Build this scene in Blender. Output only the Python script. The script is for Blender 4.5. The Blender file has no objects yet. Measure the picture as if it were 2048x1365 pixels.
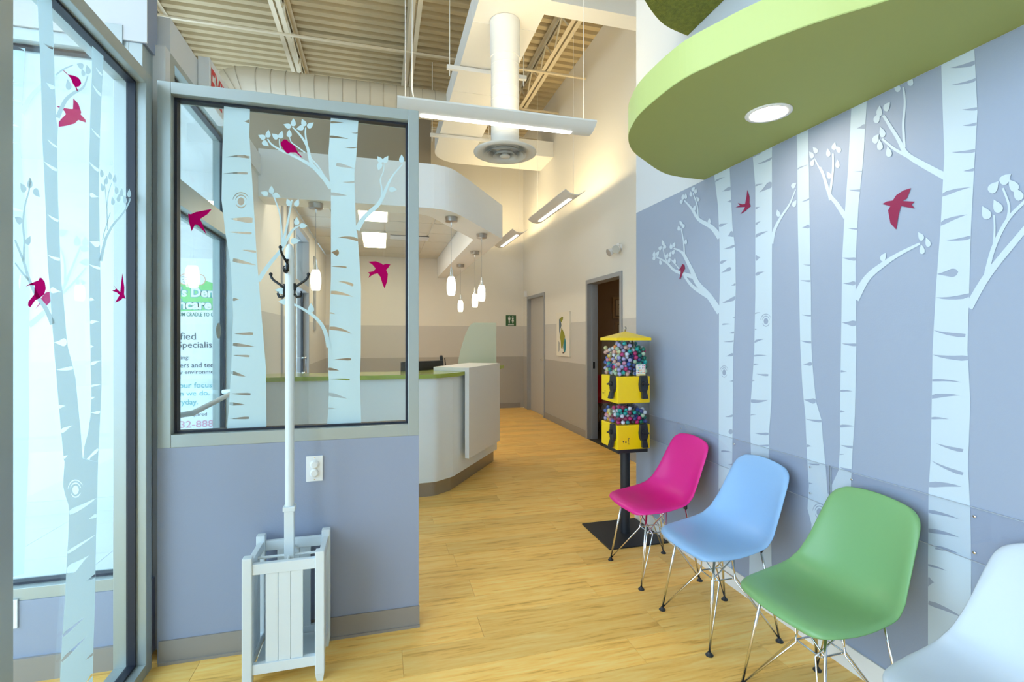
import bpy, bmesh, math, random
from mathutils import Vector, Matrix
from mathutils.geometry import tessellate_polygon
random.seed(7)
S = bpy.context.scene
C = S.collection
PI = math.pi

# ------------------------------------------------------------------ camera
CAM_H, YAW, FPX, HOR = 1.40, math.radians(15), 983.0, 675.0
cam = bpy.data.cameras.new('camera')
cam.sensor_width = 36.0
cam.lens = FPX / 2048 * 36
cam.shift_y = -(682.5 - HOR) / 2048
cam.clip_start = 0.02
camo = bpy.data.objects.new('camera', cam)
camo.location = (0, 0, CAM_H)
camo.rotation_euler = (PI / 2, 0, -YAW)
C.objects.link(camo)
S.camera = camo

# ------------------------------------------------------------------ world, exposure
W = bpy.data.worlds.new('daylight')
S.world = W
W.use_nodes = True
bg = W.node_tree.nodes['Background']
bg.inputs['Color'].default_value = (0.60, 0.80, 1.0, 1)
bg.inputs['Strength'].default_value = 5.4
vs = S.view_settings
vs.view_transform = 'Standard'
vs.look = 'None'
vs.gamma = 1
vs.use_curve_mapping = False
vs.exposure = 0.15

# ------------------------------------------------------------------ photo geometry: pixel ray -> point on a real plane of the room
FW = Vector((math.sin(YAW), math.cos(YAW), 0))
RT = Vector((math.cos(YAW), -math.sin(YAW), 0))
O = Vector((0, 0, CAM_H))
def ray(u, v):
    return FW + RT * ((u - 1024) / FPX) - Vector((0, 0, (v - HOR) / FPX))
def onX(u, v, X):
    d = ray(u, v); return O + d * (X / d.x)
def onY(u, v, Y):
    d = ray(u, v); return O + d * (Y / d.y)
def onZ(u, v, Z):
    d = ray(u, v); return O + d * ((Z - CAM_H) / d.z)

# ------------------------------------------------------------------ materials
M = {}
def mat(name, col, rough=0.6, metal=0.0, bump=0.0, bscale=60.0, var=0.0, vscale=4.0, emis=None, estr=0.0, spec=0.5, coat=0.0):
    m = bpy.data.materials.new(name); m.use_nodes = True
    nt = m.node_tree; b = nt.nodes['Principled BSDF']
    b.inputs['Base Color'].default_value = (*col, 1)
    b.inputs['Roughness'].default_value = rough
    b.inputs['Metallic'].default_value = metal
    b.inputs['Specular IOR Level'].default_value = spec
    b.inputs['Coat Weight'].default_value = coat
    if emis:
        b.inputs['Emission Color'].default_value = (*emis, 1)
        b.inputs['Emission Strength'].default_value = estr
    tc = nt.nodes.new('ShaderNodeTexCoord')
    if bump:
        n = nt.nodes.new('ShaderNodeTexNoise'); n.inputs['Scale'].default_value = bscale; n.inputs['Detail'].default_value = 3
        bp = nt.nodes.new('ShaderNodeBump'); bp.inputs['Strength'].default_value = bump; bp.inputs['Distance'].default_value = 0.01
        nt.links.new(tc.outputs['Object'], n.inputs['Vector']); nt.links.new(n.outputs['Fac'], bp.inputs['Height'])
        nt.links.new(bp.outputs['Normal'], b.inputs['Normal'])
    if var:
        n = nt.nodes.new('ShaderNodeTexNoise'); n.inputs['Scale'].default_value = vscale; n.inputs['Detail'].default_value = 4
        r = nt.nodes.new('ShaderNodeMix'); r.data_type = 'RGBA'
        r.inputs['A'].default_value = (*[c * (1 - var) for c in col], 1); r.inputs['B'].default_value = (*[min(1, c * (1 + var)) for c in col], 1)
        nt.links.new(tc.outputs['Object'], n.inputs['Vector']); nt.links.new(n.outputs['Fac'], r.inputs['Factor'])
        nt.links.new(r.outputs['Result'], b.inputs['Base Color'])
    M[name] = m
    return m
def glassmat(name, tint, refl=1.0):
    m = bpy.data.materials.new(name); m.use_nodes = True
    nt = m.node_tree; nt.nodes.clear()
    o = nt.nodes.new('ShaderNodeOutputMaterial'); mx = nt.nodes.new('ShaderNodeMixShader')
    t = nt.nodes.new('ShaderNodeBsdfTransparent'); t.inputs['Color'].default_value = (*tint, 1)
    g = nt.nodes.new('ShaderNodeBsdfGlossy'); g.inputs['Roughness'].default_value = 0.0
    f = nt.nodes.new('ShaderNodeLayerWeight'); f.inputs['Blend'].default_value = 0.5
    e = nt.nodes.new('ShaderNodeMath'); e.operation = 'POWER'; e.inputs[1].default_value = 5.0
    k = nt.nodes.new('ShaderNodeMath'); k.operation = 'MULTIPLY_ADD'; k.inputs[1].default_value = 0.6 * refl; k.inputs[2].default_value = 0.03 * refl
    nt.links.new(f.outputs['Facing'], e.inputs[0]); nt.links.new(e.outputs[0], k.inputs[0]); nt.links.new(k.outputs[0], mx.inputs[0])
    nt.links.new(t.outputs[0], mx.inputs[1]); nt.links.new(g.outputs[0], mx.inputs[2]); nt.links.new(mx.outputs[0], o.inputs[0])
    M[name] = m
def filmmat(name, col, trans=0.5, clear=0.0):
    m = bpy.data.materials.new(name); m.use_nodes = True
    nt = m.node_tree; nt.nodes.clear()
    o = nt.nodes.new('ShaderNodeOutputMaterial'); mx = nt.nodes.new('ShaderNodeMixShader'); mx.inputs[0].default_value = trans
    d = nt.nodes.new('ShaderNodeBsdfDiffuse'); d.inputs['Color'].default_value = (*col, 1)
    t = nt.nodes.new('ShaderNodeBsdfTranslucent'); t.inputs['Color'].default_value = (*col, 1)
    nt.links.new(d.outputs[0], mx.inputs[1]); nt.links.new(t.outputs[0], mx.inputs[2])
    last = mx
    if clear:
        m2 = nt.nodes.new('ShaderNodeMixShader'); m2.inputs[0].default_value = clear
        tr = nt.nodes.new('ShaderNodeBsdfTransparent')
        nt.links.new(mx.outputs[0], m2.inputs[1]); nt.links.new(tr.outputs[0], m2.inputs[2]); last = m2
    nt.links.new(last.outputs[0], o.inputs[0])
    M[name] = m
def bandmat(name, stops, rough=0.6):
    """wall paint in horizontal bands: stops = [(z_top, colour), ...] with hard edges, the last one to the ceiling"""
    m = mat(name, stops[0][1], rough, bump=0.04, bscale=180)
    nt = m.node_tree; b = nt.nodes['Principled BSDF']
    g = nt.nodes.new('ShaderNodeNewGeometry'); s = nt.nodes.new('ShaderNodeSeparateXYZ')
    nt.links.new(g.outputs['Position'], s.inputs[0])
    prev = None
    for i in range(len(stops) - 1):
        gt = nt.nodes.new('ShaderNodeMath'); gt.operation = 'GREATER_THAN'; gt.inputs[1].default_value = stops[i][0]
        nt.links.new(s.outputs['Z'], gt.inputs[0])
        mx = nt.nodes.new('ShaderNodeMix'); mx.data_type = 'RGBA'
        mx.inputs['A'].default_value = (*stops[i][1], 1); mx.inputs['B'].default_value = (*stops[i + 1][1], 1)
        if prev: nt.links.new(prev.outputs['Result'], mx.inputs['A'])
        nt.links.new(gt.outputs[0], mx.inputs['Factor'])
        prev = mx
    nt.links.new(prev.outputs['Result'], b.inputs['Base Color'])
def woodmat(name):
    m = mat(name, (0.60, 0.40, 0.17), 0.36, spec=0.4)
    nt = m.node_tree; b = nt.nodes['Principled BSDF']
    g = nt.nodes.new('ShaderNodeNewGeometry'); mp = nt.nodes.new('ShaderNodeMapping'); mp.inputs['Scale'].default_value = (1.6, 17.0, 1.0)
    oi = nt.nodes.new('ShaderNodeObjectInfo')
    ad = nt.nodes.new('ShaderNodeVectorMath'); ad.operation = 'ADD'
    sc = nt.nodes.new('ShaderNodeVectorMath'); sc.operation = 'SCALE'; sc.inputs['Scale'].default_value = 37.0
    nt.links.new(oi.outputs['Random'], sc.inputs[0]); nt.links.new(g.outputs['Position'], ad.inputs[0]); nt.links.new(sc.outputs[0], ad.inputs[1])
    nt.links.new(ad.outputs[0], mp.inputs['Vector'])
    n = nt.nodes.new('ShaderNodeTexNoise'); n.inputs['Scale'].default_value = 2.2; n.inputs['Detail'].default_value = 7; n.inputs['Roughness'].default_value = 0.62; n.inputs['Distortion'].default_value = 0.5
    nt.links.new(mp.outputs[0], n.inputs['Vector'])
    r = nt.nodes.new('ShaderNodeValToRGB')
    e = r.color_ramp.elements
    e[0].position = 0.26; e[0].color = (0.56, 0.27, 0.04, 1)
    e[1].position = 0.74; e[1].color = (0.98, 0.71, 0.25, 1)
    k = e.new(0.45); k.color = (0.94, 0.55, 0.13, 1)
    nt.links.new(n.outputs['Fac'], r.inputs[0])
    hs = nt.nodes.new('ShaderNodeHueSaturation')
    mr = nt.nodes.new('ShaderNodeMapRange'); mr.inputs['To Min'].default_value = 0.92; mr.inputs['To Max'].default_value = 1.10
    nt.links.new(oi.outputs['Random'], mr.inputs['Value']); nt.links.new(mr.outputs[0], hs.inputs['Value'])
    nt.links.new(r.outputs[0], hs.inputs['Color']); nt.links.new(hs.outputs[0], b.inputs['Base Color'])
    bp = nt.nodes.new('ShaderNodeBump'); bp.inputs['Strength'].default_value = 0.06; bp.inputs['Distance'].default_value = 0.005
    nt.links.new(n.outputs['Fac'], bp.inputs['Height']); nt.links.new(bp.outputs['Normal'], b.inputs['Normal'])

woodmat('oak')
GREY1, GREY2, CREAM = (0.42, 0.40, 0.37), (0.60, 0.58, 0.545), (0.80, 0.77, 0.70)
bandmat('wall_bands', [(1.02, GREY1), (1.62, GREY2), (9, CREAM)])
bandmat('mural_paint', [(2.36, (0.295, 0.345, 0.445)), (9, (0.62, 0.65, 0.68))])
mat('low_wall', (0.30, 0.345, 0.46), 0.55, bump=0.04, bscale=180)
mat('white_wall', (0.74, 0.75, 0.75), 0.6, bump=0.03, bscale=180)
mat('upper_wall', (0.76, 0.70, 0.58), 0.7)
mat('baseboard', (0.30, 0.275, 0.25), 0.5)
mat('base_white', (0.78, 0.76, 0.72), 0.4)
mat('alu', (0.40, 0.455, 0.455), 0.4, 0.5)
mat('gasket', (0.012, 0.016, 0.03), 0.5)
mat('steel_grey', (0.36, 0.37, 0.39), 0.45, 0.1)
mat('deck_paint', (0.53, 0.435, 0.265), 0.6)
mat('joist_paint', (0.68, 0.60, 0.44), 0.5)
mat('duct_white', (0.84, 0.84, 0.82), 0.45)
mat('spiral_paint', (0.60, 0.54, 0.42), 0.5)
mat('seam_paint', (0.42, 0.37, 0.28), 0.5)
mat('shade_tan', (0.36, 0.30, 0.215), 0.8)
mat('soffit_white', (0.91, 0.93, 0.95), 0.55)
mat('tile_white', (0.70, 0.68, 0.60), 0.9, bump=0.3, bscale=300)
mat('tbar', (0.72, 0.70, 0.63), 0.5)
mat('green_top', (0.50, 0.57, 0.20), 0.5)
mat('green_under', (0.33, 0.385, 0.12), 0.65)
mat('turf_green', (0.20, 0.21, 0.025), 0.95, bump=1.0, bscale=120, var=0.5, vscale=45)
mat('desk_white', (0.86, 0.93, 0.98), 0.35)
mat('panel_white', (0.86, 0.86, 0.86), 0.45)
mat('counter_green', (0.36, 0.44, 0.07), 0.18, coat=0.3)
mat('kick_metal', (0.36, 0.34, 0.32), 0.3, 0.7)
mat('door_grey', (0.50, 0.48, 0.45), 0.5)
mat('paint_white', (0.70, 0.78, 0.82), 0.4)
mat('dark_metal', (0.04, 0.045, 0.05), 0.3, 0.8)
mat('chrome', (0.80, 0.81, 0.83), 0.12, 1.0)
mat('nickel', (0.42, 0.38, 0.34), 0.3, 1.0)
mat('black_plastic', (0.018, 0.02, 0.025), 0.4)
mat('black_paint', (0.012, 0.014, 0.02), 0.5)
mat('yellow', (0.95, 0.66, 0.0), 0.3, coat=0.2)
mat('pink_shell', (0.66, 0.008, 0.23), 0.4)
mat('red_shell', (0.60, 0.0, 0.04), 0.4)
mat('blue_shell', (0.24, 0.42, 0.68), 0.4)
mat('green_shell', (0.17, 0.36, 0.145), 0.4)
mat('white_shell', (0.52, 0.59, 0.66), 0.4)
mat('bird', (0.22, 0.002, 0.05), 0.6)
mat('mural_white', (0.51, 0.60, 0.67), 0.6)
mat('bead', (0.42, 0.47, 0.54), 0.4)
mat('facing_paint', (0.56, 0.58, 0.60), 0.6)
mat('plate_white', (0.86, 0.87, 0.88), 0.35)
mat('sign_green', (0.04, 0.13, 0.05), 0.5)
mat('sign_white', (0.85, 0.86, 0.8), 0.5)
mat('exit_red', (0.75, 0.02, 0.03), 0.5)
mat('poster', (0.84, 0.90, 0.92), 0.6)
mat('ink', (0.08, 0.10, 0.12), 0.6)
mat('ink_teal', (0.16, 0.48, 0.50), 0.6)
mat('ink_dark_green', (0.02, 0.20, 0.15), 0.6)
mat('ink_pink', (0.75, 0.35, 0.45), 0.6)
mat('logo_green', (0.22, 0.66, 0.22), 0.6)
mat('logo_orange', (0.8, 0.4, 0.25), 0.6)
mat('canvas', (0.82, 0.78, 0.68), 0.7)
mat('art_green', (0.28, 0.29, 0.03), 0.7)
mat('art_blue', (0.02, 0.22, 0.30), 0.7)
mat('art_slate', (0.12, 0.18, 0.23), 0.7)
mat('art_brown', (0.10, 0.06, 0.04), 0.7)
mat('gold_frame', (0.55, 0.40, 0.22), 0.4, 0.3)
mat('paper', (0.72, 0.60, 0.40), 0.7)
mat('brown_wall', (0.42, 0.30, 0.19), 0.7)
mat('dark_floor', (0.05, 0.045, 0.04), 0.6)
mat('tile_floor', (0.70, 0.74, 0.77), 0.5)
mat('concrete', (0.62, 0.62, 0.60), 0.9, var=0.1)
mat('screen_black', (0.02, 0.02, 0.02), 0.25)
mat('lens_chrome', (0.62, 0.64, 0.66), 0.35, 0.8)
mat('lamp_strip', (0.9, 0.9, 0.9), 0.5, emis=(1, 0.97, 0.92), estr=6.0)
mat('lamp_up', (0.9, 0.9, 0.9), 0.5, emis=(1, 0.78, 0.42), estr=95.0)
mat('lamp_troffer', (0.9, 0.9, 0.9), 0.5, emis=(1, 0.86, 0.62), estr=14.0)
mat('lamp_shade', (0.9, 0.9, 0.9), 0.4, emis=(1, 0.90, 0.74), estr=7.0)
mat('lamp_down', (0.9, 0.9, 0.9), 0.5, emis=(1, 0.88, 0.72), estr=70.0)
mat('lamp_warm', (0.9, 0.9, 0.9), 0.5, emis=(1, 0.62, 0.30), estr=9.0)
glassmat('glass', (0.95, 0.985, 0.985))
glassmat('clear_plastic', (0.93, 0.95, 0.97), 0.8)
glassmat('guard', (0.985, 0.985, 0.992), 0.8)
filmmat('frost', (0.62, 0.80, 0.86), 0.2)
filmmat('bird_film', (0.45, 0.003, 0.115), 0.3)
filmmat('frosted_glass', (0.66, 0.74, 0.66), 0.5, 0.30)

# ------------------------------------------------------------------ mesh helpers
class MB:
    def __init__(s): s.v = []; s.f = []
    def add(s, vs, fs):
        n = len(s.v); s.v += [tuple(p) for p in vs]; s.f += [tuple(i + n for i in f) for f in fs]; return s
    def box(s, x0, x1, y0, y1, z0, z1, b=0.0):
        if x0 > x1: x0, x1 = x1, x0
        if y0 > y1: y0, y1 = y1, y0
        if z0 > z1: z0, z1 = z1, z0
        if b:
            bm = bmesh.new(); bmesh.ops.create_cube(bm, size=1)
            for v in bm.verts: v.co = Vector(((x0 + x1) / 2 + v.co.x * (x1 - x0), (y0 + y1) / 2 + v.co.y * (y1 - y0), (z0 + z1) / 2 + v.co.z * (z1 - z0)))
            bmesh.ops.bevel(bm, geom=list(bm.edges), offset=b, segments=2, affect='EDGES', profile=0.6)
            bm.verts.index_update()
            s.add([v.co for v in bm.verts], [[v.index for v in f.verts] for f in bm.faces]); bm.free(); return s
        return s.add([(x0, y0, z0), (x1, y0, z0), (x1, y1, z0), (x0, y1, z0), (x0, y0, z1), (x1, y0, z1), (x1, y1, z1), (x0, y1, z1)],
                     [(0, 3, 2, 1), (4, 5, 6, 7), (0, 1, 5, 4), (1, 2, 6, 5), (2, 3, 7, 6), (3, 0, 4, 7)])
    def tube(s, pts, r, seg=8, r1=None, caps=True):
        pts = [Vector(p) for p in pts]; n = len(pts); rings = []
        for i, p in enumerate(pts):
            t = ((pts[min(i + 1, n - 1)] - pts[i]).normalized() + (pts[i] - pts[max(i - 1, 0)]).normalized())
            t = t.normalized() if t.length > 1e-9 else Vector((0, 0, 1))
            a = t.cross(Vector((0, 0, 1)))
            if a.length < 1e-3: a = t.cross(Vector((1, 0, 0)))
            a.normalize(); b = t.cross(a)
            rr = r if r1 is None else r + (r1 - r) * i / max(1, n - 1)
            rings.append([p + (a * math.cos(2 * PI * k / seg) + b * math.sin(2 * PI * k / seg)) * rr for k in range(seg)])
        vs = [q for R in rings for q in R]; fs = []
        for i in range(n - 1):
            for k in range(seg): fs.append((i * seg + k, i * seg + (k + 1) % seg, (i + 1) * seg + (k + 1) % seg, (i + 1) * seg + k))
        if caps: fs += [tuple(range(seg))[::-1], tuple((n - 1) * seg + k for k in range(seg))]
        return s.add(vs, fs)
    def lathe(s, prof, cx=0, cy=0, seg=24, cap=True):
        vs = []; fs = []; n = len(prof)
        for (r, z) in prof:
            for k in range(seg): vs.append((cx + r * math.cos(2 * PI * k / seg), cy + r * math.sin(2 * PI * k / seg), z))
        for i in range(n - 1):
            for k in range(seg): fs.append((i * seg + k, i * seg + (k + 1) % seg, (i + 1) * seg + (k + 1) % seg, (i + 1) * seg + k))
        if cap: fs += [tuple(range(seg))[::-1], tuple((n - 1) * seg + k for k in range(seg))]
        return s.add(vs, fs)
    def prism(s, poly, z0, z1):
        n = len(poly)
        vs = [(x, y, z0) for x, y in poly] + [(x, y, z1) for x, y in poly]
        tri = tessellate_polygon([[Vector((x, y, 0)) for x, y in poly]])
        fs = [tuple(t) for t in tri] + [tuple(i + n for i in t)[::-1] for t in tri]
        fs += [(i, (i + 1) % n, n + (i + 1) % n, n + i) for i in range(n)]
        return s.add(vs, fs)
    def obj(s, name, m, parent=None, smooth=False, **kw):
        me = bpy.data.meshes.new(name)
        vs = s.v
        if parent is not None:
            inv = wmat(parent).inverted(); vs = [inv @ Vector(p) for p in vs]
        me.from_pydata([tuple(p) for p in vs], [], s.f)
        bm = bmesh.new(); bm.from_mesh(me); bmesh.ops.recalc_face_normals(bm, faces=bm.faces); bm.to_mesh(me); bm.free()
        me.materials.append(M[m])
        if smooth:
            for p in me.polygons: p.use_smooth = True
        o = bpy.data.objects.new(name, me); C.objects.link(o)
        if parent is not None: o.parent = parent
        if smooth == 'auto':
            md = o.modifiers.new('edges', 'EDGE_SPLIT'); md.split_angle = math.radians(35)
        return tag(o, **kw)
def wmat(o):
    m = Matrix.Translation(o.location) @ o.rotation_euler.to_matrix().to_4x4()
    return (wmat(o.parent) @ m) if o.parent else m
def tag(o, label=None, cat=None, group=None, kind=None):
    if label: o['label'] = label
    if cat: o['category'] = cat
    if group: o['group'] = group
    if kind: o['kind'] = kind
    return o
def thing(name, label, cat, loc=(0, 0, 0), rz=0, group=None, kind=None):
    o = bpy.data.objects.new(name, None); C.objects.link(o)
    o.empty_display_size = 0.05
    o.location = loc; o.rotation_euler = (0, 0, rz)
    return tag(o, label, cat, group, kind)
def copy_tree(o, parent=None):
    c = o.copy(); C.objects.link(c)
    if parent is not None: c.parent = parent
    for ch in list(o.children):
        if ch is not c: copy_tree(ch, c)
    return c
def box(name, m, parent, *a, **kw): return MB().box(*a, b=kw.pop('b', 0.0)).obj(name, m, parent, **kw)
def struct(name, mb, m, label, cat): return mb.obj(name, m, label=label, cat=cat, kind='structure')

# ------------------------------------------------------------------ flat film (vinyl, print) helpers in photo pixels
def crop(pts, ox, oy, k): return [(ox + x / k, oy + y / k) for x, y in pts]
def spline(pts, n=5):
    if len(pts) < 3: return list(pts)
    out = []; P = [pts[0]] + list(pts) + [pts[-1]]
    for i in range(1, len(P) - 2):
        for j in range(n):
            t = j / n; a, b, c, d = P[i - 1], P[i], P[i + 1], P[i + 2]
            out.append(tuple(0.5 * (2 * b[q] + (c[q] - a[q]) * t + (2 * a[q] - 5 * b[q] + 4 * c[q] - d[q]) * t * t + (3 * b[q] - a[q] - 3 * c[q] + d[q]) * t ** 3) for q in (0, 1)))
    out.append(tuple(pts[-1])); return out
def strip(pts, w0, w1):
    p = spline(pts); n = len(p); L = []; R = []
    for i in range(n):
        a = p[max(0, i - 1)]; b = p[min(n - 1, i + 1)]
        dx, dy = b[0] - a[0], b[1] - a[1]; l = math.hypot(dx, dy) or 1
        w = (w0 + (w1 - w0) * i / (n - 1)) / 2
        L.append((p[i][0] - dy / l * w, p[i][1] + dx / l * w)); R.append((p[i][0] + dy / l * w, p[i][1] - dx / l * w))
    return L + R[::-1]
def leaf(x, y, r, ang=None, sx=1.0):
    if ang is None: ang = random.uniform(-0.9, 0.9)
    out = []
    for i in range(12):
        t = 2 * PI * i / 12
        q = math.cos(t); px = math.sin(t) * 0.72 * (1 - 0.35 * q); py = -q if q < 0.9 else -1.3
        out.append((x + sx * r * (px * math.cos(ang) - py * math.sin(ang)), y + r * (px * math.sin(ang) + py * math.cos(ang))))
    return out
def slash(tip, base, w, bend=0.12):
    (x0, y0), (x1, y1) = tip, base
    dx, dy = x1 - x0, y1 - y0; l = math.hypot(dx, dy) or 1; nx, ny = -dy / l, dx / l
    up, lo = [], []
    N = 5 if w / l <= 0.28 else 10
    for i in range(N + 1):
        t = i / N
        h = w / 2 * min(1, (t ** 0.75) * 1.15) * (1 if i < N else 0.8)
        if w / l > 0.28: h = w / 2 * min(1, (t / 0.7) ** 1.3) * (math.sqrt(max(0.0, 1 - ((t - 0.7) / 0.3) ** 2)) if t > 0.7 else 1) + 0.05
        off = bend * l * 4 * t * (1 - t) * 0.5
        cx, cy = x0 + dx * t + nx * off, y0 + dy * t + ny * off
        up.append((cx + nx * h, cy + ny * h)); lo.append((cx - nx * h, cy - ny * h))
    return up + lo[::-1][:-1]
def blob(x, y, rx, ry): return [(x + rx * math.cos(2 * PI * i / 14), y + ry * math.sin(2 * PI * i / 14)) for i in range(14)]
def arc_band(x, y, rx, ry, a0, a1, w):
    n = 10; o = []; q = []
    for i in range(n + 1):
        t = a0 + (a1 - a0) * i / n; ww = w * (0.25 + 0.75 * math.sin(PI * i / n))
        o.append((x + (rx + ww / 2) * math.cos(t), y + (ry + ww / 2) * math.sin(t))); q.append((x + (rx - ww / 2) * math.cos(t), y + (ry - ww / 2) * math.sin(t)))
    return o + q[::-1]
def knot(x, y, rx, ry): return [blob(x, y, rx * 0.45, ry * 0.5), arc_band(x, y, rx * 0.75, ry * 0.78, -2.9, -0.3, rx * 0.18), arc_band(x, y, rx * 0.75, ry * 0.78, 0.4, 2.7, rx * 0.18), arc_band(x, y, rx * 1.1, ry * 1.1, -3.0, -0.5, rx * 0.16)]
def clamp_in(outline, hole, e=0.35):
    out = []
    n = len(outline)
    for (x, y) in hole:
        xs = []
        for i in range(n):
            (xa, ya), (xb, yb) = outline[i], outline[(i + 1) % n]
            if (ya <= y < yb) or (yb <= y < ya): xs.append(xa + (xb - xa) * (y - ya) / (yb - ya))
        if len(xs) < 2: continue
        xs.sort()
        best = None
        for k in range(0, len(xs) - 1, 2):
            L, R = xs[k] + e, xs[k + 1] - e
            cxx = min(max(x, L), R)
            if best is None or abs(cxx - x) < abs(best - x): best = cxx
        out.append((best, y))
    return out if len(out) > 3 else None
def inside(p, L):
    c = False; n = len(L)
    for i in range(n):
        (xa, ya), (xb, yb) = L[i], L[(i + 1) % n]
        if (ya > p[1]) != (yb > p[1]) and p[0] < xa + (xb - xa) * (p[1] - ya) / (yb - ya): c = not c
    return c
def crossing(A, B):
    if max(x for x, y in A) < min(x for x, y in B) or max(x for x, y in B) < min(x for x, y in A) or max(y for x, y in A) < min(y for x, y in B) or max(y for x, y in B) < min(y for x, y in A): return False
    return any(inside(p, B) for p in A) or any(inside(p, A) for p in B)
def poly_area(L): return abs(sum(L[i][0] * L[(i + 1) % len(L)][1] - L[(i + 1) % len(L)][0] * L[i][1] for i in range(len(L)))) / 2
def tess_ok(loops):
    P = [p for L in loops for p in L]
    got = sum(poly_area([P[i] for i in t]) for t in tessellate_polygon([[Vector((x, y, 0)) for x, y in L] for L in loops]))
    want = poly_area(loops[0]) - sum(poly_area(L) for L in loops[1:])
    return abs(got - want) < 0.004 * want + 1.5
def film(name, polys, proj, m, parent, off=None, **kw):
    """polys: list of (outline, [holes]) in photo pixels, projected on a plane of the room"""
    mb = MB()
    for ip, (outline, holes) in enumerate(polys):
        hs = []
        for h in holes:
            h = clamp_in(outline, h)
            if h and not any(crossing(h, g) for g in hs) and tess_ok([outline] + hs + [h]): hs.append(h)
        loops = [outline] + hs
        tri = tessellate_polygon([[Vector((x, y, 0)) for x, y in L] for L in loops])
        vs = []
        for L in loops:
            for (x, y) in L:
                p = proj(x, y)
                vs.append(p + (O - p) * (0.00003 * ip))
        mb.add(vs, [tuple(t) for t in tri])
    return mb.obj(name, m, parent, **kw)
def text_fit(name, body, m, parent, o, ex, ey, w, h, bold=0.0, off=None):
    """flat lettering: text scaled to width w along ex and height h along ey from its lower left corner o"""
    cu = bpy.data.curves.new(name, 'FONT'); cu.body = body; cu.size = 1; cu.offset = bold; cu.resolution_u = 3
    t = bpy.data.objects.new(name, cu); C.objects.link(t)
    dg = bpy.context.evaluated_depsgraph_get(); dg.update()
    me = bpy.data.meshes.new_from_object(t.evaluated_get(dg))
    bpy.data.objects.remove(t); bpy.data.curves.remove(cu)
    xs = [v.co.x for v in me.vertices]; ys = [v.co.y for v in me.vertices]
    x0, x1, y0, y1 = min(xs), max(xs), min(ys), max(ys)
    inv = wmat(parent).inverted() if parent is not None else Matrix()
    for v in me.vertices:
        v.co = inv @ (o + ex * ((v.co.x - x0) / (x1 - x0) * w) + ey * ((v.co.y - y0) / (y1 - y0) * h))
    me.materials.clear(); me.materials.append(M[m])
    ob = bpy.data.objects.new(name, me); C.objects.link(ob)
    if parent is not None: ob.parent = parent
    return ob

# =================================================================== SHELL OF THE PLACE
XM, XH, XG, YP, YB, ZC = 1.91, 2.76, -0.933, 2.42, 9.42, 5.40     # mural wall, hall wall, glass screen line, partition, back wall, deck
floor = struct('floor', MB().box(-3.0, 2.9, -3.0, YP + 0.139, -0.12, -0.004).box(XG - 0.149, 2.759, YP + 0.139, YB, -0.12, -0.004).box(2.759, 2.96, 7.62, YB, -0.12, -0.004), 'oak', 'warm oak plank floor running from the waiting area down the hall', 'floor')
# planks run across the room, staggered row by row
PW, PL = 0.182, 1.22
pm = MB().box(0, PL - 0.0012, 0, PW - 0.0012, -0.004, 0, b=0.0008)
pmesh = pm.obj('plank', 'oak', floor)
first = True
row = 0
y = 1.16
while y < YB - 0.02:
    x = -1.9 - random.random() * PL
    while x < 2.75:
        x1 = min(x + PL, XH - 0.002); 
        lo = -1.9 if y + PW < YP + 0.13 else XG - 0.10
        if x1 - max(x, lo) > 0.05:
            full = x >= lo and x + PL <= XH and y + PW <= YB
            if full:
                o = pmesh if first else pmesh.copy()
                if not first: C.objects.link(o)
                first = False
                o.location = (x, y, 0)
            else:
                MB().box(max(x, lo), x1 - 0.0012, y, min(y + PW, YB) - 0.0012, -0.004, 0).obj('plank', 'oak', floor)
        x += PL
    y += PW; row += 1

# walls
wall_back = struct('wall_back', MB().box(-4.2, XH + 0.1, YB, YB + 0.15, 0, ZC), 'wall_bands', 'far back wall in grey and cream bands', 'wall')
hw = MB()
hw.box(XH, XH + 0.12, 3.45, 5.26, 0, ZC).box(XH, XH + 0.12, 6.30, 8.09, 0, ZC).box(XH, XH + 0.12, 9.13, YB, 0, ZC)
hw.box(XH, XH + 0.12, 5.26, 6.30, 2.185, ZC).box(XH, XH + 0.12, 8.09, 9.13, 2.185, ZC)
wall_hall = struct('wall_hall', hw, 'wall_bands', 'tall hall wall in grey and cream bands with two doorways', 'wall')
wr = MB().box(XM, XM + 0.12, -3.0, 3.42, 0, ZC - 0.3).box(XM + 0.12, XH, 3.42 - 0.12, 3.42, 0, ZC - 0.3)
wall_right = struct('wall_right', wr, 'mural_paint', 'blue grey wall with white birch tree mural behind the chairs', 'wall')
struct('wall_shade', MB().box(-4.05, 0.83, 8.42, 8.50, 2.93, ZC), 'shade_tan', 'added upper wall, brown for shade, above the reception ceiling', 'wall')  # added wall; its brown stands in for shade on the upper back wall
struct('wall_sky_block', MB().box(-3.0, 2.9, -3.12, -3.0, 0, ZC), 'white_wall', 'added white wall behind the viewer, blocking sky light', 'wall')  # added unseen wall; blocks the sky so daylight comes from the left
struct('wall_left_high', MB().box(-4.2, -4.05, 2.44, YB, 2.87, ZC), 'upper_wall', 'high tan wall far left above the entry', 'wall')
struct('wall_left', MB().box(XG - 0.14, XG - 0.02, 3.70, 6.05, 0, 2.87).box(XG - 0.14, XG - 0.02, 7.22, YB, 0, 2.87).box(XG - 0.14, XG - 0.02, 6.05, 7.22, 2.75, 2.87), 'wall_bands', 'banded reception side wall behind the desk with glazed door', 'wall')
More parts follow.
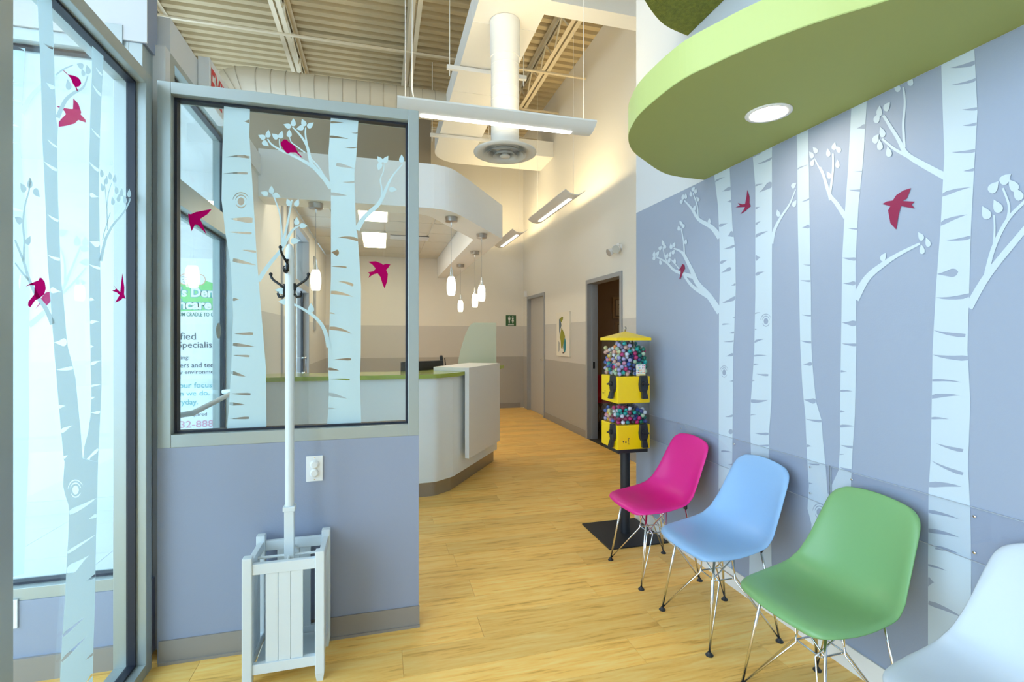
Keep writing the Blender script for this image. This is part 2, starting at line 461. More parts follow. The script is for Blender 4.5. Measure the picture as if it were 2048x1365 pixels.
# partition (low wall) and the wall that carries on to the left beyond the glass screen
struct('wall_partition', MB().box(XG + 0.013, 0.18, YP, YP + 0.115, 0, 0.924), 'low_wall', 'low lavender grey partition wall under the big decal window', 'wall')
struct('wall_front', MB().box(-3.0, XG - 0.04, YP + 0.02, YP + 0.14, 0, 0.33).box(-3.0, XG - 0.04, YP + 0.02, YP + 0.14, 2.66, 3.9), 'low_wall', 'lavender grey wall under and over the far left window', 'wall')
MB().box(-3.0, XG - 0.03, YP + 0.012, YP + 0.02, 2.66, 3.9).obj('facing', 'facing_paint', bpy.data.objects['wall_front'])
pa, pb = onY(210, 55, YP + 0.0115), onY(245, 88, YP + 0.0115)
box('access_panel', 'alu', bpy.data.objects['wall_front'], pa.x, pb.x, YP + 0.009, YP + 0.0115, pb.z, pa.z + 0.02)
struct('column', MB().box(XG - 0.14, XG, YP + 0.117, YP + 0.17, 0, 2.71), 'white_wall', 'square white column at the corner of the entry', 'column')
# baseboards
def baseboard(name, mb, m, label): return struct(name, mb, m, label, 'baseboard')
baseboard('baseboard_partition', MB().box(XG + 0.02, 0.183, YP - 0.008, YP - 0.0005, 0, 0.10), 'baseboard', 'taupe baseboard along the low partition wall')
MB().box(XG + 0.02, 0.184, YP - 0.016, YP - 0.008, 0, 0.012).obj('toe', 'baseboard', bpy.data.objects['baseboard_partition'])
baseboard('baseboard_front', MB().box(-3.0, XG - 0.13, YP + 0.008, YP + 0.0195, 0, 0.10), 'baseboard', 'taupe baseboard seen through the left glass screen')
baseboard('baseboard_hall', MB().box(XH - 0.009, XH - 0.0005, 3.45, 5.255, 0, 0.10).box(XH - 0.009, XH - 0.0005, 6.305, 8.085, 0, 0.10), 'baseboard', 'tan baseboard along the hall wall')
baseboard('baseboard_back', MB().box(-0.9, XH - 0.06, YB - 0.009, YB - 0.0005, 0, 0.10), 'baseboard', 'tan baseboard along the back wall')
baseboard('baseboard_right', MB().box(XM - 0.009, XM - 0.0005, -3.0, 3.43, 0, 0.10), 'base_white', 'pale cove baseboard below the birch mural')

# ceiling deck: corrugated sheet, ribs across the room
dk = MB(); pitch = 0.1525; y = -3.0; prof = []
while y < YB:
    prof += [(y, ZC), (y + 0.075, ZC), (y + 0.09, ZC + 0.045), (y + 0.14, ZC + 0.045)]; y += pitch
vs = []; fs = []
for (yy, zz) in prof: vs += [(-4.2, yy, zz), (2.9, yy, zz)]
for i in range(len(prof) - 1): fs.append((2 * i, 2 * i + 1, 2 * i + 3, 2 * i + 2))
dk.add(vs, fs)
struct('ceiling', dk, 'deck_paint', 'high corrugated metal roof deck painted tan', 'ceiling')
struct('roof', MB().box(-4.2, 2.9, -3.0, YB + 0.15, ZC + 0.08, ZC + 0.2), 'deck_paint', 'roof slab above the metal deck', 'roof')
struct('ground', MB().box(-30, -6.0, -30, 30, -0.14, -0.02).box(-6.0, 12, -30, -3.0, -0.14, -0.02), 'concrete', 'pale pavement outside', 'ground')

# entry vestibule (bright, behind the glass on the left)
fl2 = struct('floor_entry', MB().box(-6.0, XG - 0.15, YP + 0.14, 4.72, -0.12, -0.004), 'tbar', 'pale tiled floor of the entry', 'floor')
ty = YP + 0.15
while ty < 4.65:
    tx = XG - 0.16
    while tx > -4.4:
        MB().box(tx - 0.597, tx, ty, min(ty + 0.597, 4.70), -0.004, 0).obj('tile', 'tile_floor', fl2)
        tx -= 0.6
    ty += 0.6
struct('wall_entry', MB().box(-3.6, XG - 0.15, 4.70, 4.82, 0, 2.87), 'white_wall', 'bright white far wall of the entry behind the glass', 'wall')
MB().box(-3.6, XG - 0.15, 4.685, 4.6995, 0, 0.105).obj('tile_base', 'tile_floor', bpy.data.objects['wall_entry'])
struct('ceiling_entry', MB().box(-3.6, XG - 0.13, YP + 0.14, 4.82, 2.80, 2.87), 'white_wall', 'low white ceiling of the entry', 'ceiling')
struct('trim_beam', MB().box(XG - 0.13, XG, YP + 0.17, 4.36, 2.71, 2.87), 'white_wall', 'white header beam above the entry door', 'beam')

# =================================================================== GLAZING
def frame_y(root, x0, x1, z0, z1, y0, y1, w=0.05, wb=None, m='alu', gy=None, gask=True):
    wb = wb or w
    for a in ((x0, x0 + w, z0, z1), (x1 - w, x1, z0, z1)): box('frame_post', m, root, a[0], a[1], y0, y1, a[2], a[3], b=0.002)
    box('frame_rail', m, root, x0 + w, x1 - w, y0, y1, z1 - w, z1, b=0.002)
    box('frame_rail', m, root, x0 + w, x1 - w, y0, y1, z0, z0 + wb, b=0.002)
    gy = gy or (y0 + y1) / 2
    if gask:
        g = 0.010; a0, a1, b0, b1 = x0 + w, x1 - w, z0 + wb, z1 - w
        box('gasket', 'gasket', root, a0, a0 + g, gy - 0.018, gy + 0.018, b0, b1); box('gasket', 'gasket', root, a1 - g, a1, gy - 0.018, gy + 0.018, b0, b1)
        box('gasket', 'gasket', root, a0 + g, a1 - g, gy - 0.018, gy + 0.018, b1 - g, b1); box('gasket', 'gasket', root, a0 + g, a1 - g, gy - 0.018, gy + 0.018, b0, b0 + g)
    return box('pane', 'glass', root, x0 + w + 0.002, x1 - w - 0.002, gy - 0.003, gy + 0.003, z0 + wb + 0.002, z1 - w - 0.002)
def frame_x(root, y0, y1, z0, z1, x0, x1, w=0.05, wb=None, m='alu', gx=None, gask=True):
    wb = wb or w
    for a in ((y0, y0 + w), (y1 - w, y1)): box('frame_post', m, root, x0, x1, a[0], a[1], z0, z1, b=0.002)
    box('frame_rail', m, root, x0, x1, y0 + w, y1 - w, z1 - w, z1, b=0.002)
    box('frame_rail', m, root, x0, x1, y0 + w, y1 - w, z0, z0 + wb, b=0.002)
    gx = gx or (x0 + x1) / 2
    if gask:
        g = 0.010; a0, a1, b0, b1 = y0 + w, y1 - w, z0 + wb, z1 - w
        box('gasket', 'gasket', root, gx - 0.016, gx + 0.016, a0, a0 + g, b0, b1); box('gasket', 'gasket', root, gx - 0.016, gx + 0.016, a1 - g, a1, b0, b1)
        box('gasket', 'gasket', root, gx - 0.016, gx + 0.016, a0 + g, a1 - g, b1 - g, b1); box('gasket', 'gasket', root, gx - 0.016, gx + 0.016, a0 + g, a1 - g, b0, b0 + g)
    return box('pane', 'glass', root, gx - 0.003, gx + 0.003, y0 + w + 0.002, y1 - w - 0.002, z0 + wb + 0.002, z1 - w - 0.002)
w1 = thing('window_1', 'tall framed glass screen at far left with birch tree decals', 'window', (XG, 1.97, 0), kind='structure')
GX = -0.984
pane1 = frame_x(w1, 1.54, 2.40, 0.0, 2.50, XG - 0.117, XG, 0.05, 0.048, gx=GX)
w2 = thing('window_2', 'framed partition window with birch and bird decals above low wall', 'window', (-0.37, YP + 0.055, 0.924), kind='structure')
GY = 2.476
pane2 = frame_y(w2, XG + 0.013, 0.18, 0.924, 2.50, YP, YP + 0.11, 0.05, 0.055, gy=GY)
w3 = thing('window_3', 'outer window seen through the left glass screen', 'window', (-2.0, YP + 0.08, 0.33), kind='structure')
pane3 = frame_y(w3, -3.0, XG - 0.05, 0.33, 2.66, YP + 0.022, YP + 0.132, 0.05, 0.05, gy=YP + 0.078)
# entry door in the glass line, with transom
d1 = thing('door_1', 'glass entry door with push bar seen through the partition window', 'door', (XG - 0.06, 3.0, 0), kind='structure')
box('frame_post', 'alu', d1, XG - 0.12, XG, YP + 0.171, YP + 0.22, 0, 2.71); box('frame_post', 'alu', d1, XG - 0.12, XG, 3.59, 3.69, 0, 2.71)
box('frame_rail', 'alu', d1, XG - 0.12, XG, YP + 0.22, 3.59, 2.68, 2.71); box('transom_bar', 'alu', d1, XG - 0.12, XG, YP + 0.22, 3.59, 2.04, 2.165)
box('pane', 'glass', d1, XG - 0.063, XG - 0.057, YP + 0.22, 3.59, 2.165, 2.68)
for (a, b, c, d) in ((3.577, 3.59, 0.0, 2.68), (YP + 0.22, YP + 0.232, 0, 2.68)): box('gasket', 'gasket', d1, XG - 0.075, XG - 0.045, a, b, c, d)
box('gasket', 'gasket', d1, XG - 0.075, XG - 0.045, YP + 0.232, 3.577, 2.668, 2.68); box('gasket', 'gasket', d1, XG - 0.075, XG - 0.045, YP + 0.232, 3.577, 2.028, 2.04)
leafd = box('door_leaf', 'glass', d1, XG - 0.065, XG - 0.055, YP + 0.235, 3.575, 0.10, 2.025)
box('rail', 'alu', leafd, XG - 0.08, XG - 0.04, YP + 0.235, 3.575, 0.005, 0.10)
MB().tube([(XG - 0.04, YP + 0.27, 1.02), (XG + 0.05, YP + 0.30, 1.03), (XG + 0.055, 3.40, 1.06), (XG + 0.05, 3.48, 1.06), (XG - 0.04, 3.52, 1.05)], 0.014, 10).obj('push_bar', 'paint_white', leafd, smooth=True)
film('sticker', [(blob(437, 662, 5, 16), [])], lambda u, v: onX(u, v, XG - 0.05), 'alu', leafd)
# reception glazed door in left wall
d4 = thing('door_4', 'glazed office door with D handle in the reception side wall', 'door', (XG - 0.08, 6.63, 0), kind='structure')
for (a, b) in ((6.05, 6.11), (7.16, 7.22)): box('frame_post', 'steel_grey', d4, XG - 0.15, XG - 0.005, a, b, 0, 2.75)
box('transom_bar', 'steel_grey', d4, XG - 0.15, XG - 0.005, 6.11, 7.16, 2.0, 2.08); box('transom_bar', 'steel_grey', d4, XG - 0.15, XG - 0.005, 6.11, 7.16, 2.69, 2.75)
box('pane', 'glass', d4, XG - 0.09, XG - 0.08, 6.11, 7.16, 2.08, 2.69)
lf = box('door_leaf', 'glass', d4, XG - 0.09, XG - 0.08, 6.12, 7.15, 0.01, 1.99)
box('door_stile', 'gasket', lf, XG - 0.10, XG - 0.07, 7.10, 7.15, 0.01, 1.99)
MB().tube([(XG - 0.075, 7.02, 0.93), (XG - 0.02, 7.02, 0.93), (XG - 0.02, 7.02, 1.13), (XG - 0.075, 7.02, 1.13)], 0.011, 8).obj('handle', 'chrome', lf, smooth=True)
struct('wall_office', MB().box(-2.6, -2.5, 5.9, 7.4, 0, 2.87), 'upper_wall', 'tan office wall behind the glazed door', 'wall')
tag(box('window_4', 'steel_grey', None, XG - 0.022, XG - 0.004, 5.30, 5.36, 0.0, 2.86), 'slim grey window mullion on the reception side wall', 'window', kind='structure')
tag(box('window_5', 'steel_grey', None, XG - 0.022, XG - 0.004, 7.75, 7.95, 1.5, 2.6), 'narrow grey window beside the reception back corner', 'window', kind='structure')
tag(box('window_6', 'steel_grey', None, XG - 0.022, XG - 0.004, 5.62, 5.70, 0.0, 2.86), 'second slim mullion on the reception side wall', 'window', kind='structure')

# ------------------------------------------------------------------ decals on the left glass screen
K = 5.6875
def R(n, pts): return crop(pts, 0, {1: 0, 2: 240, 3: 480, 4: 700, 5: 920, 6: 1125}[n], K)
def R1(n, x, y): return R(n, [(x, y)])[0]
def sl(n, x0, y0, x1, y1, w, bend=0.1): return slash(R1(n, x0, y0), R1(n, x1, y1), w / K, bend)
px1 = lambda u, v: onX(u, v, GX + 0.0045)
trunkA = [(75, -70)] + R(1, [(428, 0), (440, 350), (455, 600), (478, 1365)]) + R(2, [(485, 300), (500, 560), (525, 1150)]) + R(3, [(530, 0), (545, 300), (570, 600), (590, 930), (605, 1100)]) + R(4, [(620, 60), (640, 280), (670, 650), (700, 980), (725, 1250)]) + R(5, [(735, 20), (722, 200), (718, 300), (740, 400), (775, 500), (785, 580), (783, 680), (775, 900), (760, 1150)]) + R(6, [(752, 150), (740, 400), (715, 750), (700, 1000), (690, 1160), (678, 1480)]) \
    + R(6, [(1052, 1480), (1065, 900), (1080, 500), (1087, 0)]) + R(5, [(1095, 800), (1105, 500), (1112, 150)]) + R(4, [(1116, 1280), (945, 1240), (940, 1225), (915, 900), (885, 600), (860, 330), (830, 190), (785, 20)]) + R(3, [(770, 1210), (755, 1080), (720, 650), (700, 500), (685, 200)]) + R(2, [(675, 1250), (660, 900), (655, 560), (650, 260), (660, 80)]) + R(1, [(640, 1365), (625, 1000), (610, 500), (590, 0)]) + [(101, -70)]
holesA = [sl(1, 492, 487, 605, 552, 30), sl(1, 520, 930, 622, 1010, 50), sl(2, 540, 220, 648, 310, 22), sl(2, 500, 470, 652, 575, 38), sl(2, 540, 1072, 665, 1150, 32), sl(3, 540, 170, 683, 225, 38), sl(3, 700, 585, 568, 565, 65, -0.1), sl(3, 610, 1165, 765, 1160, 90), sl(4, 640, 228, 828, 205, 45, 0.05), sl(4, 748, 640, 660, 655, 40), sl(4, 828, 862, 690, 940, 48), sl(4, 775, 1200, 720, 1235, 30), sl(5, 1098, 435, 780, 605, 62, -0.05), sl(5, 1005, 675, 1105, 625, 40, 0.1), sl(5, 1085, 855, 765, 1060, 36, 0), sl(5, 1010, 1090, 758, 1290, 100, 0), sl(6, 975, 215, 1087, 150, 36, 0.1), sl(6, 965, 625, 705, 845, 36, 0), sl(6, 990, 840, 695, 1130, 36, 0), sl(6, 970, 1115, 1065, 1040, 24, 0), sl(6, 975, 1380, 1058, 1270, 26, 0)]
kx, ky = R1(5, 860, 345)
holesA += knot(kx, ky, 14, 18)
trunkB = R(1, [(1047, 520), (1045, 850), (1030, 1200)]) + R(2, [(1025, 0), (1013, 500), (1013, 900)]) + R(3, [(1013, 0), (1013, 300), (1018, 700), (1025, 1100)]) + R(4, [(1030, 0), (1030, 150), (1040, 500), (1030, 750), (1000, 950), (960, 1100), (946, 1238), (1115, 1278), (1125, 1050), (1135, 850), (1145, 650), (1155, 400), (1152, 0)]) + R(3, [(1150, 1100), (1145, 600), (1140, 200)]) + R(2, [(1135, 1365), (1127, 900), (1127, 600), (1135, 300), (1143, 0)]) + R(1, [(1150, 1200), (1165, 900), (1178, 640)])
holesB = [sl(1, 1090, 765, 1162, 860, 22), sl(1, 1050, 955, 1155, 1090, 30), sl(2, 1040, 90, 1138, 200, 22), sl(2, 1014, 475, 1127, 580, 36), sl(2, 1130, 878, 1020, 840, 50, -0.15), sl(3, 1014, 10, 1138, 55, 78), sl(3, 1014, 277, 1142, 325, 34), sl(3, 1080, 690, 1016, 675, 40), sl(3, 1130, 930, 1018, 942, 42), sl(3, 1070, 1215, 1020, 1218, 30), sl(4, 1150, 125, 1028, 170, 40), sl(4, 1150, 398, 1036, 415, 26), sl(4, 1085, 538, 1033, 558, 26), sl(4, 1030, 715, 1142, 706, 36), sl(4, 955, 1280, 1122, 1130, 36, 0)]
def br(n, pts, w0, w1): return (strip(R(n, pts), w0 / K, w1 / K), [])
def lv(n, x, y, r=42, a=None, sx=0.8): q = R1(n, x, y); return (leaf(q[0], q[1], r / K, a, sx), [])
b1 = [br(3, [(600, 960), (520, 780), (420, 640), (330, 450), (270, 250), (170, 0)], 60, 22), br(3, [(330, 460), (250, 370), (172, 262)], 26, 18), br(3, [(268, 240), (278, 0), (262, -170), (282, -380), (330, -560), (345, -700)], 30, 14)]
b1 += [lv(2, 262, 775, 55, -0.6), lv(2, 340, 722, 55, 0), lv(2, 415, 828, 55, 2.4), lv(2, 212, 1140, 55, -1.0), lv(3, 322, 10, 50, 0.5)]
b1 += [br(1, [(655, 1340), (740, 1150), (830, 1065), (930, 1010), (970, 950), (1000, 860)], 55, 12), br(1, [(640, 850), (720, 790), (830, 742)], 22, 14), lv(1, 915, 748, 46, -1.2), lv(1, 945, 830, 40, -0.4), lv(1, 1000, 797, 50, -0.3), lv(1, 778, 970, 55, -0.2)]
b1 += [br(3, [(1145, 240), (1190, 30), (1225, -60), (1290, -175), (1400, -305), (1470, -430), (1478, -475)], 40, 9), br(3, [(1225, -110), (1215, -365), (1200, -540), (1183, -680)], 16, 8), br(3, [(1215, -365), (1235, -530), (1272, -650)], 12, 8), br(3, [(1168, 0), (1190, -100), (1255, -310)], 14, 9)]
b1 += [lv(2, x, y, 44, a, 0.65) for x, y, a in ((1157, 608, -0.3), (1210, 690, 0.2), (1252, 640, -0.3), (1165, 768, -0.5), (1283, 925, -0.2), (1305, 670, 0.1), (1325, 800, -0.3), (1382, 830, 0.1), (1470, 838, 0.1), (1350, 890, 0.3), (1420, 910, -0.4))]
t1 = film('tree_decal', [(trunkA, holesA), (trunkB, holesB)], px1, 'frost', pane1, label='frosted forked birch trunk decal')
film('branch_decal', b1, lambda u, v: onX(u, v, GX + 0.0052), 'frost', pane1, label='frosted twigs and leaves decal')
birdA = R(1, [(710, 797), (730, 805), (778, 850), (830, 858), (885, 880), (915, 915), (925, 950), (900, 985), (870, 990), (890, 1040), (875, 1035), (852, 985), (830, 955), (810, 900), (775, 855)])
birdB = R(3, [(290, 530), (340, 500), (400, 475), (440, 460), (450, 430), (475, 435), (510, 480), (522, 550), (505, 620), (455, 660), (400, 690), (345, 768), (318, 750), (322, 705), (390, 620), (395, 520), (350, 515)])
birdC = R(3, [(1392, 380), (1415, 540), (1412, 620), (1430, 670), (1395, 665), (1370, 690), (1310, 715), (1335, 670), (1360, 630), (1330, 600), (1272, 578), (1305, 570), (1320, 555), (1285, 505), (1330, 560), (1367, 595), (1380, 480)])
for nm, bb in (('magenta bird perched on the upper twig', birdA), ('magenta bird perched on the lower branch', birdB), ('magenta swallow with raised wing', birdC)):
    film('bird_decal', [(bb, [])], lambda u, v: onX(u, v, GX + 0.0062), 'bird_film', pane1, label=nm)
# decals on the outer window
px3 = lambda u, v: onY(u, v, YP + 0.0725)
trunkC = [(4, 60), (4, 1160)] + R(5, [(270, 1300), (290, 700), (310, 300)]) + R(4, [(322, 1250), (330, 800), (330, 600)]) + R(3, [(325, 1250), (335, 900), (340, 600), (335, 300)]) + R(2, [(310, 1300), (280, 900), (255, 650), (235, 400), (220, 200), (235, 80)]) + R(1, [(245, 1250), (265, 900), (285, 600), (300, 390)])
holesC = [sl(1, 300, 590, 100, 540, 50), sl(1, 260, 960, 100, 950, 28), sl(1, 250, 1160, 100, 1140, 38), sl(2, 230, 85, 100, 50, 38), sl(2, 230, 270, 100, 260, 26), sl(2, 285, 1050, 100, 1010, 40)]
b3 = [br(1, [(245, 1290), (340, 1110), (460, 985), (640, 850)], 60, 26), br(3, [(330, 975), (500, 830), (600, 700), (710, 560), (800, 360), (920, 70)], 65, 18), br(3, [(740, 470), (735, 250), (680, 80)], 30, 14), br(3, [(715, 610), (870, 450), (980, 315)], 30, 14)]
b3 += [lv(2, 710, 1282, 55, 1.2, 1), lv(3, 875, 15, 52, 0, 1), lv(3, 968, 22, 48, 0, 1), lv(3, 965, 102, 48, 1.6, 1), lv(3, 962, 255, 50, -1.6, 1), lv(3, 915, 487, 52, 1.6, 1)]
film('tree_decal', [(trunkC, holesC)], px3, 'frost', pane3)
film('branch_decal', b3, lambda u, v: onY(u, v, YP + 0.0718), 'frost', pane3)
film('bird_decal', [(R(1, [(835, 1120), (890, 1180), (925, 1280), (915, 1300), (970, 1360), (978, 1395), (890, 1365), (850, 1405), (760, 1430), (668, 1445), (668, 1390), (700, 1350), (750, 1300), (730, 1260), (640, 1210), (690, 1205), (735, 1230), (800, 1240), (830, 1240)]), [])], lambda u, v: onY(u, v, YP + 0.071), 'bird_film', pane3, label='pale magenta swallow on the outer window')
film('bird_decal', [(R(3, [(520, 600), (565, 590), (575, 700), (530, 750), (480, 690), (450, 740), (400, 790), (435, 735), (470, 660)]), [])], lambda u, v: onY(u, v, YP + 0.071), 'bird_film', pane3, label='pale magenta perched bird on the outer window')

# ------------------------------------------------------------------ decals on the partition window
px2 = lambda u, v: onY(u, v, GY - 0.0045)
trunkL = [(448, 206), (447, 250), (444.7, 303), (443, 400), (446.6, 430), (450, 462), (460.6, 525.5), (464, 578), (466, 631), (462.4, 736), (457, 824), (453.6, 861), (532.7, 857), (532, 736), (527.5, 684), (518.7, 578), (513, 508), (508, 420), (505, 371), (498.6, 270), (500, 215)]
holesL = [slash((488, 243), (500, 243), 7, 0), slash((451, 315), (499, 315), 6, -0.1), slash((445.6, 348), (495, 347), 5, -0.05), slash((460, 438), (505, 441), 12, 0), slash((454, 464), (503, 467), 5, 0), slash((484, 500), (512, 504), 5, 0), slash((513, 531), (466, 520), 8, 0), slash((480, 600), (464, 600), 6), slash((468, 668), (506, 668), 6, 0), slash((510, 694), (466, 689), 7, 0), slash((466, 711), (499, 713), 4.5, 0), slash((492, 754), (461, 745), 8, 0), slash((461, 788), (501, 789), 5, 0), slash((490, 810), (459, 808), 7, 0), slash((458, 838), (498, 836), 5, 0)] + knot(482, 403, 15, 16)
trunkR = [(661.9, 232), (659, 277), (657, 305.7), (658, 344), (662, 382), (662, 480), (662, 554), (660, 611), (659, 649.5), (656.5, 701.5), (656.5, 736.7), (658, 772), (656.5, 824.6), (653.8, 850), (722.4, 850), (719.8, 754), (721.5, 710), (722, 573), (719, 525.7), (715, 468.6), (712, 458), (709.5, 382), (708.6, 344), (712.4, 315), (717, 236)]
def p1(x, y): return (500 + x / 5.25, 220 + y / 5.25)
def p2(x, y): return (500 + x / 5.25, 440 + y / 5.25)
def p3(x, y): return (500 + x / 5.688, 640 + y / 5.688)
holesR = [slash(p1(985, 132), p1(840, 130), 4.5, 0), slash(p1(1035, 303), p1(832, 280), 5, 0.02), slash(p1(1065, 238), p1(1140, 240), 2), slash(p1(985, 388), p1(1118, 392), 2.4), slash(p1(1100, 620), p1(905, 572), 8, 0.05), slash(p1(970, 755), p1(1098, 755), 5), slash(p1(1025, 902), p1(848, 882), 7, 0.03), slash(p2(915, 190), p2(1135, 212), 7, -0.14), slash(p2(850, 338), p2(935, 350), 13, 0), slash(p2(852, 490), p2(1015, 500), 4, -0.05), slash(p2(925, 650), p2(1085, 688), 6, -0.12), slash(p2(1080, 808), p2(850, 762), 8, 0.08), slash(p2(895, 993), p2(838, 978), 3), slash(p2(1070, 1198), p2(834, 1138), 8, 0.12), slash(p3(945, 458), p3(1150, 450), 5, -0.03), slash(p3(1015, 578), p3(884, 560), 6, 0.05), slash(p3(895, 676), p3(1135, 684), 3.4, -0.04), slash(p3(1110, 900), p3(896, 848), 8, 0.04), slash(p3(980, 1012), p3(886, 1008), 4, 0)]
def bp(f, pts, w0, w1): return (strip([f(*p) for p in pts], w0 / 5.25, w1 / 5.25), [])
def lp(f, x, y, r=40, a=None): q = f(x, y); return (leaf(q[0], q[1], r / 5.25, a), [])
b2 = [bp(p1, [(850, 820), (780, 720), (680, 610), (640, 550), (605, 400), (560, 310), (500, 235), (445, 180)], 52, 12), bp(p1, [(690, 620), (560, 535), (430, 470), (330, 425), (230, 365), (185, 305)], 34, 14), bp(p1, [(608, 420), (582, 260), (585, 185)], 22, 12), bp(p1, [(790, 720), (720, 600), (650, 520)], 20, 14), bp(p1, [(330, 425), (312, 370), (308, 305)], 16, 10), bp(p1, [(580, 450), (500, 390), (435, 340), (415, 285)], 14, 9),
      bp(p1, [(1122, 1260), (1200, 1130), (1340, 1000), (1400, 900), (1440, 800), (1500, 690), (1600, 570)], 60, 10), bp(p1, [(1378, 950), (1385, 840), (1368, 730), (1400, 650), (1408, 565)], 18, 8),
      bp(p2, [(85, 640), (200, 470), (330, 310), (430, 130), (490, 75), (522, 62)], 50, 12), bp(p2, [(340, 280), (330, 100), (310, -70), (260, -220), (213, -320)], 18, 12), bp(p2, [(335, 270), (380, 100), (440, -210)], 30, 16),
      bp(p2, [(828, 1340), (790, 1180), (720, 1060), (610, 970), (455, 885), (350, 860)], 48, 16)]
b2 += [lp(p1, x, y, 37, a) for x, y, a in ((128, 285, -1.1), (190, 255, 0.1), (160, 352, 2.2), (265, 278, -0.9), (325, 265, 0.3), (412, 250, 0), (395, 168, -1.2), (455, 135, 0), (563, 137, -0.4), (530, 190, -1.8), (632, 162, 0.9), (1365, 525, -0.6), (1425, 522, 0.6), (1360, 592, 3.4), (1592, 515, 0), (1497, 835, 1.6), (155, 878, -1.3), (225, 842, 0), (280, 900, 2.0), (405, 975, -0.4), (492, 980, 0.4), (490, 1172, 0), (558, 1217, 1.6))] + [lp(p2, 470, 222, 44, 1.5), lp(p2, 640, 930, 44, 0), lp(p2, 350, 860, 40, -1.5), lp(p2, 320, 745, 46, -1.4)]
film('tree_decal', [(trunkL, holesL)], px2, 'frost', pane2, label='frosted birch trunk decal beside the entry door')
film('tree_decal', [(trunkR, holesR)], px2, 'frost', pane2, label='frosted birch trunk decal with dark slits')
film('branch_decal', b2, lambda u, v: onY(u, v, GY - 0.0052), 'frost', pane2, label='frosted twigs and leaves decal')
bd = [[p1(*q) for q in ((322, 345), (355, 310), (385, 312), (405, 335), (470, 380), (490, 420), (505, 450), (550, 498), (540, 500), (480, 448), (420, 447), (400, 462), (370, 440), (345, 400), (325, 370))],
      [p2(*q) for q in ((1240, 440), (1320, 435), (1385, 460), (1395, 472), (1430, 462), (1475, 468), (1450, 505), (1430, 525), (1448, 570), (1440, 650), (1412, 722), (1390, 670), (1370, 600), (1340, 562), (1300, 572), (1270, 590), (1243, 610), (1258, 572), (1240, 552), (1300, 540), (1318, 510), (1285, 470))],
      crop([(160, 22), (175, 25), (205, 12), (295, -5), (270, 25), (228, 52), (243, 85), (265, 140), (215, 85), (200, 82), (180, 122), (165, 70)], 320, 420, 2.844)]
for bb, nm in zip(bd, ('magenta bird perched on frosted twigs', 'magenta swallow diving near the right frame', 'magenta swallow beside the left frame')):
    film('bird_decal', [(bb, [])], lambda u, v: onY(u, v, GY - 0.0062), 'bird_film', pane2, label=nm)

# ------------------------------------------------------------------ mural on the right wall
def m1(x, y): return (1260 + x / 3.4125, 300 + y / 3.4125)
def m2(x, y): return (1640 + x / 2.1328, 60 + y / 2.1328)
def m3(x, y): return (1280 + x / 3.25, 680 + y / 3.25)
def m4(x, y): return (1640 + x / 1.9927, 680 + y / 1.9927)
KS = {m1: 3.4125, m2: 2.1328, m3: 3.25, m4: 1.9927}
def ms(f, x0, y0, x1, y1, w, bend=0.06): return slash(f(x0, y0), f(x1, y1), w / KS[f], bend)
T = []
T.append(([(1426, 338), (1427.6, 344), (1435.8, 411), (1439, 481.7), (1440, 563.7), (1437.9, 631), (1437.9, 700), (1437.5, 834), (1437, 1003), (1437, 1145), (1462, 1160), (1463, 1000), (1464.6, 926), (1466, 803), (1466.6, 700), (1468.6, 666), (1471.6, 578), (1471, 505), (1465, 452), (1462, 388), (1459, 329), (1459, 320)],
  [ms(m1, 648, 185, 575, 218, 13), ms(m1, 625, 285, 692, 256, 26), ms(m1, 660, 354, 695, 350, 16), ms(m1, 668, 502, 602, 522, 20), ms(m1, 665, 590, 710, 568, 44), ms(m1, 636, 678, 715, 655, 18), ms(m1, 670, 750, 612, 775, 20), ms(m1, 620, 840, 692, 805, 26), ms(m1, 690, 928, 725, 915, 15), ms(m1, 628, 1045, 724, 1008, 26), ms(m1, 690, 1190, 630, 1192, 11), ms(m1, 700, 1143, 722, 1143, 10), ms(m1, 675, 1252, 714, 1245, 14), ms(m1, 636, 1310, 712, 1305, 11),
   ms(m3, 540, 12, 608, 5, 9), ms(m3, 555, 108, 610, 92, 19), ms(m3, 580, 270, 610, 266, 9), ms(m3, 552, 502, 607, 492, 15), blob(*m3(590, 598), 4.4, 5), ms(m3, 600, 732, 528, 725, 13), ms(m3, 570, 812, 606, 810, 9), ms(m3, 550, 985, 508, 985, 36)] + knot(*m3(547, 213), 8, 12)))
T.append(([(1504.5, 300), (1510.6, 373), (1510.6, 476), (1510.6, 593), (1508.5, 700), (1506, 741.5), (1501.5, 803), (1500.6, 864.6), (1502, 911), (1500, 1000), (1498, 1185), (1545, 1212), (1543, 1100), (1538, 1000), (1537.8, 914), (1538.5, 864.6), (1543, 803), (1544, 700), (1544, 300), (1544, 285), (1504, 285)],
  [ms(m1, 905, 20, 835, 45, 15), ms(m1, 860, 100, 972, 55, 16), ms(m1, 908, 232, 852, 245, 13), ms(m1, 880, 292, 972, 222, 40), ms(m1, 888, 388, 852, 402, 15), ms(m1, 895, 485, 852, 512, 16), ms(m1, 943, 555, 852, 592, 22), ms(m1, 890, 735, 852, 740, 40), ms(m1, 920, 830, 852, 855, 22), ms(m1, 890, 1110, 850, 1118, 9), ms(m1, 868, 1225, 845, 1228, 9), ms(m1, 920, 1290, 845, 1312, 16),
   ms(m3, 800, 0, 740, 15, 10), ms(m3, 825, 103, 738, 105, 11), ms(m3, 775, 158, 733, 163, 11), ms(m3, 755, 222, 834, 230, 15), ms(m3, 748, 266, 725, 266, 11), ms(m3, 832, 392, 720, 398, 24, -0.1), ms(m3, 757, 488, 714, 490, 7), ms(m3, 742, 606, 836, 612, 19), ms(m3, 770, 685, 837, 688, 13), ms(m3, 850, 1240, 800, 1235, 10)] + knot(*m1(928, 1170), 10, 13)))
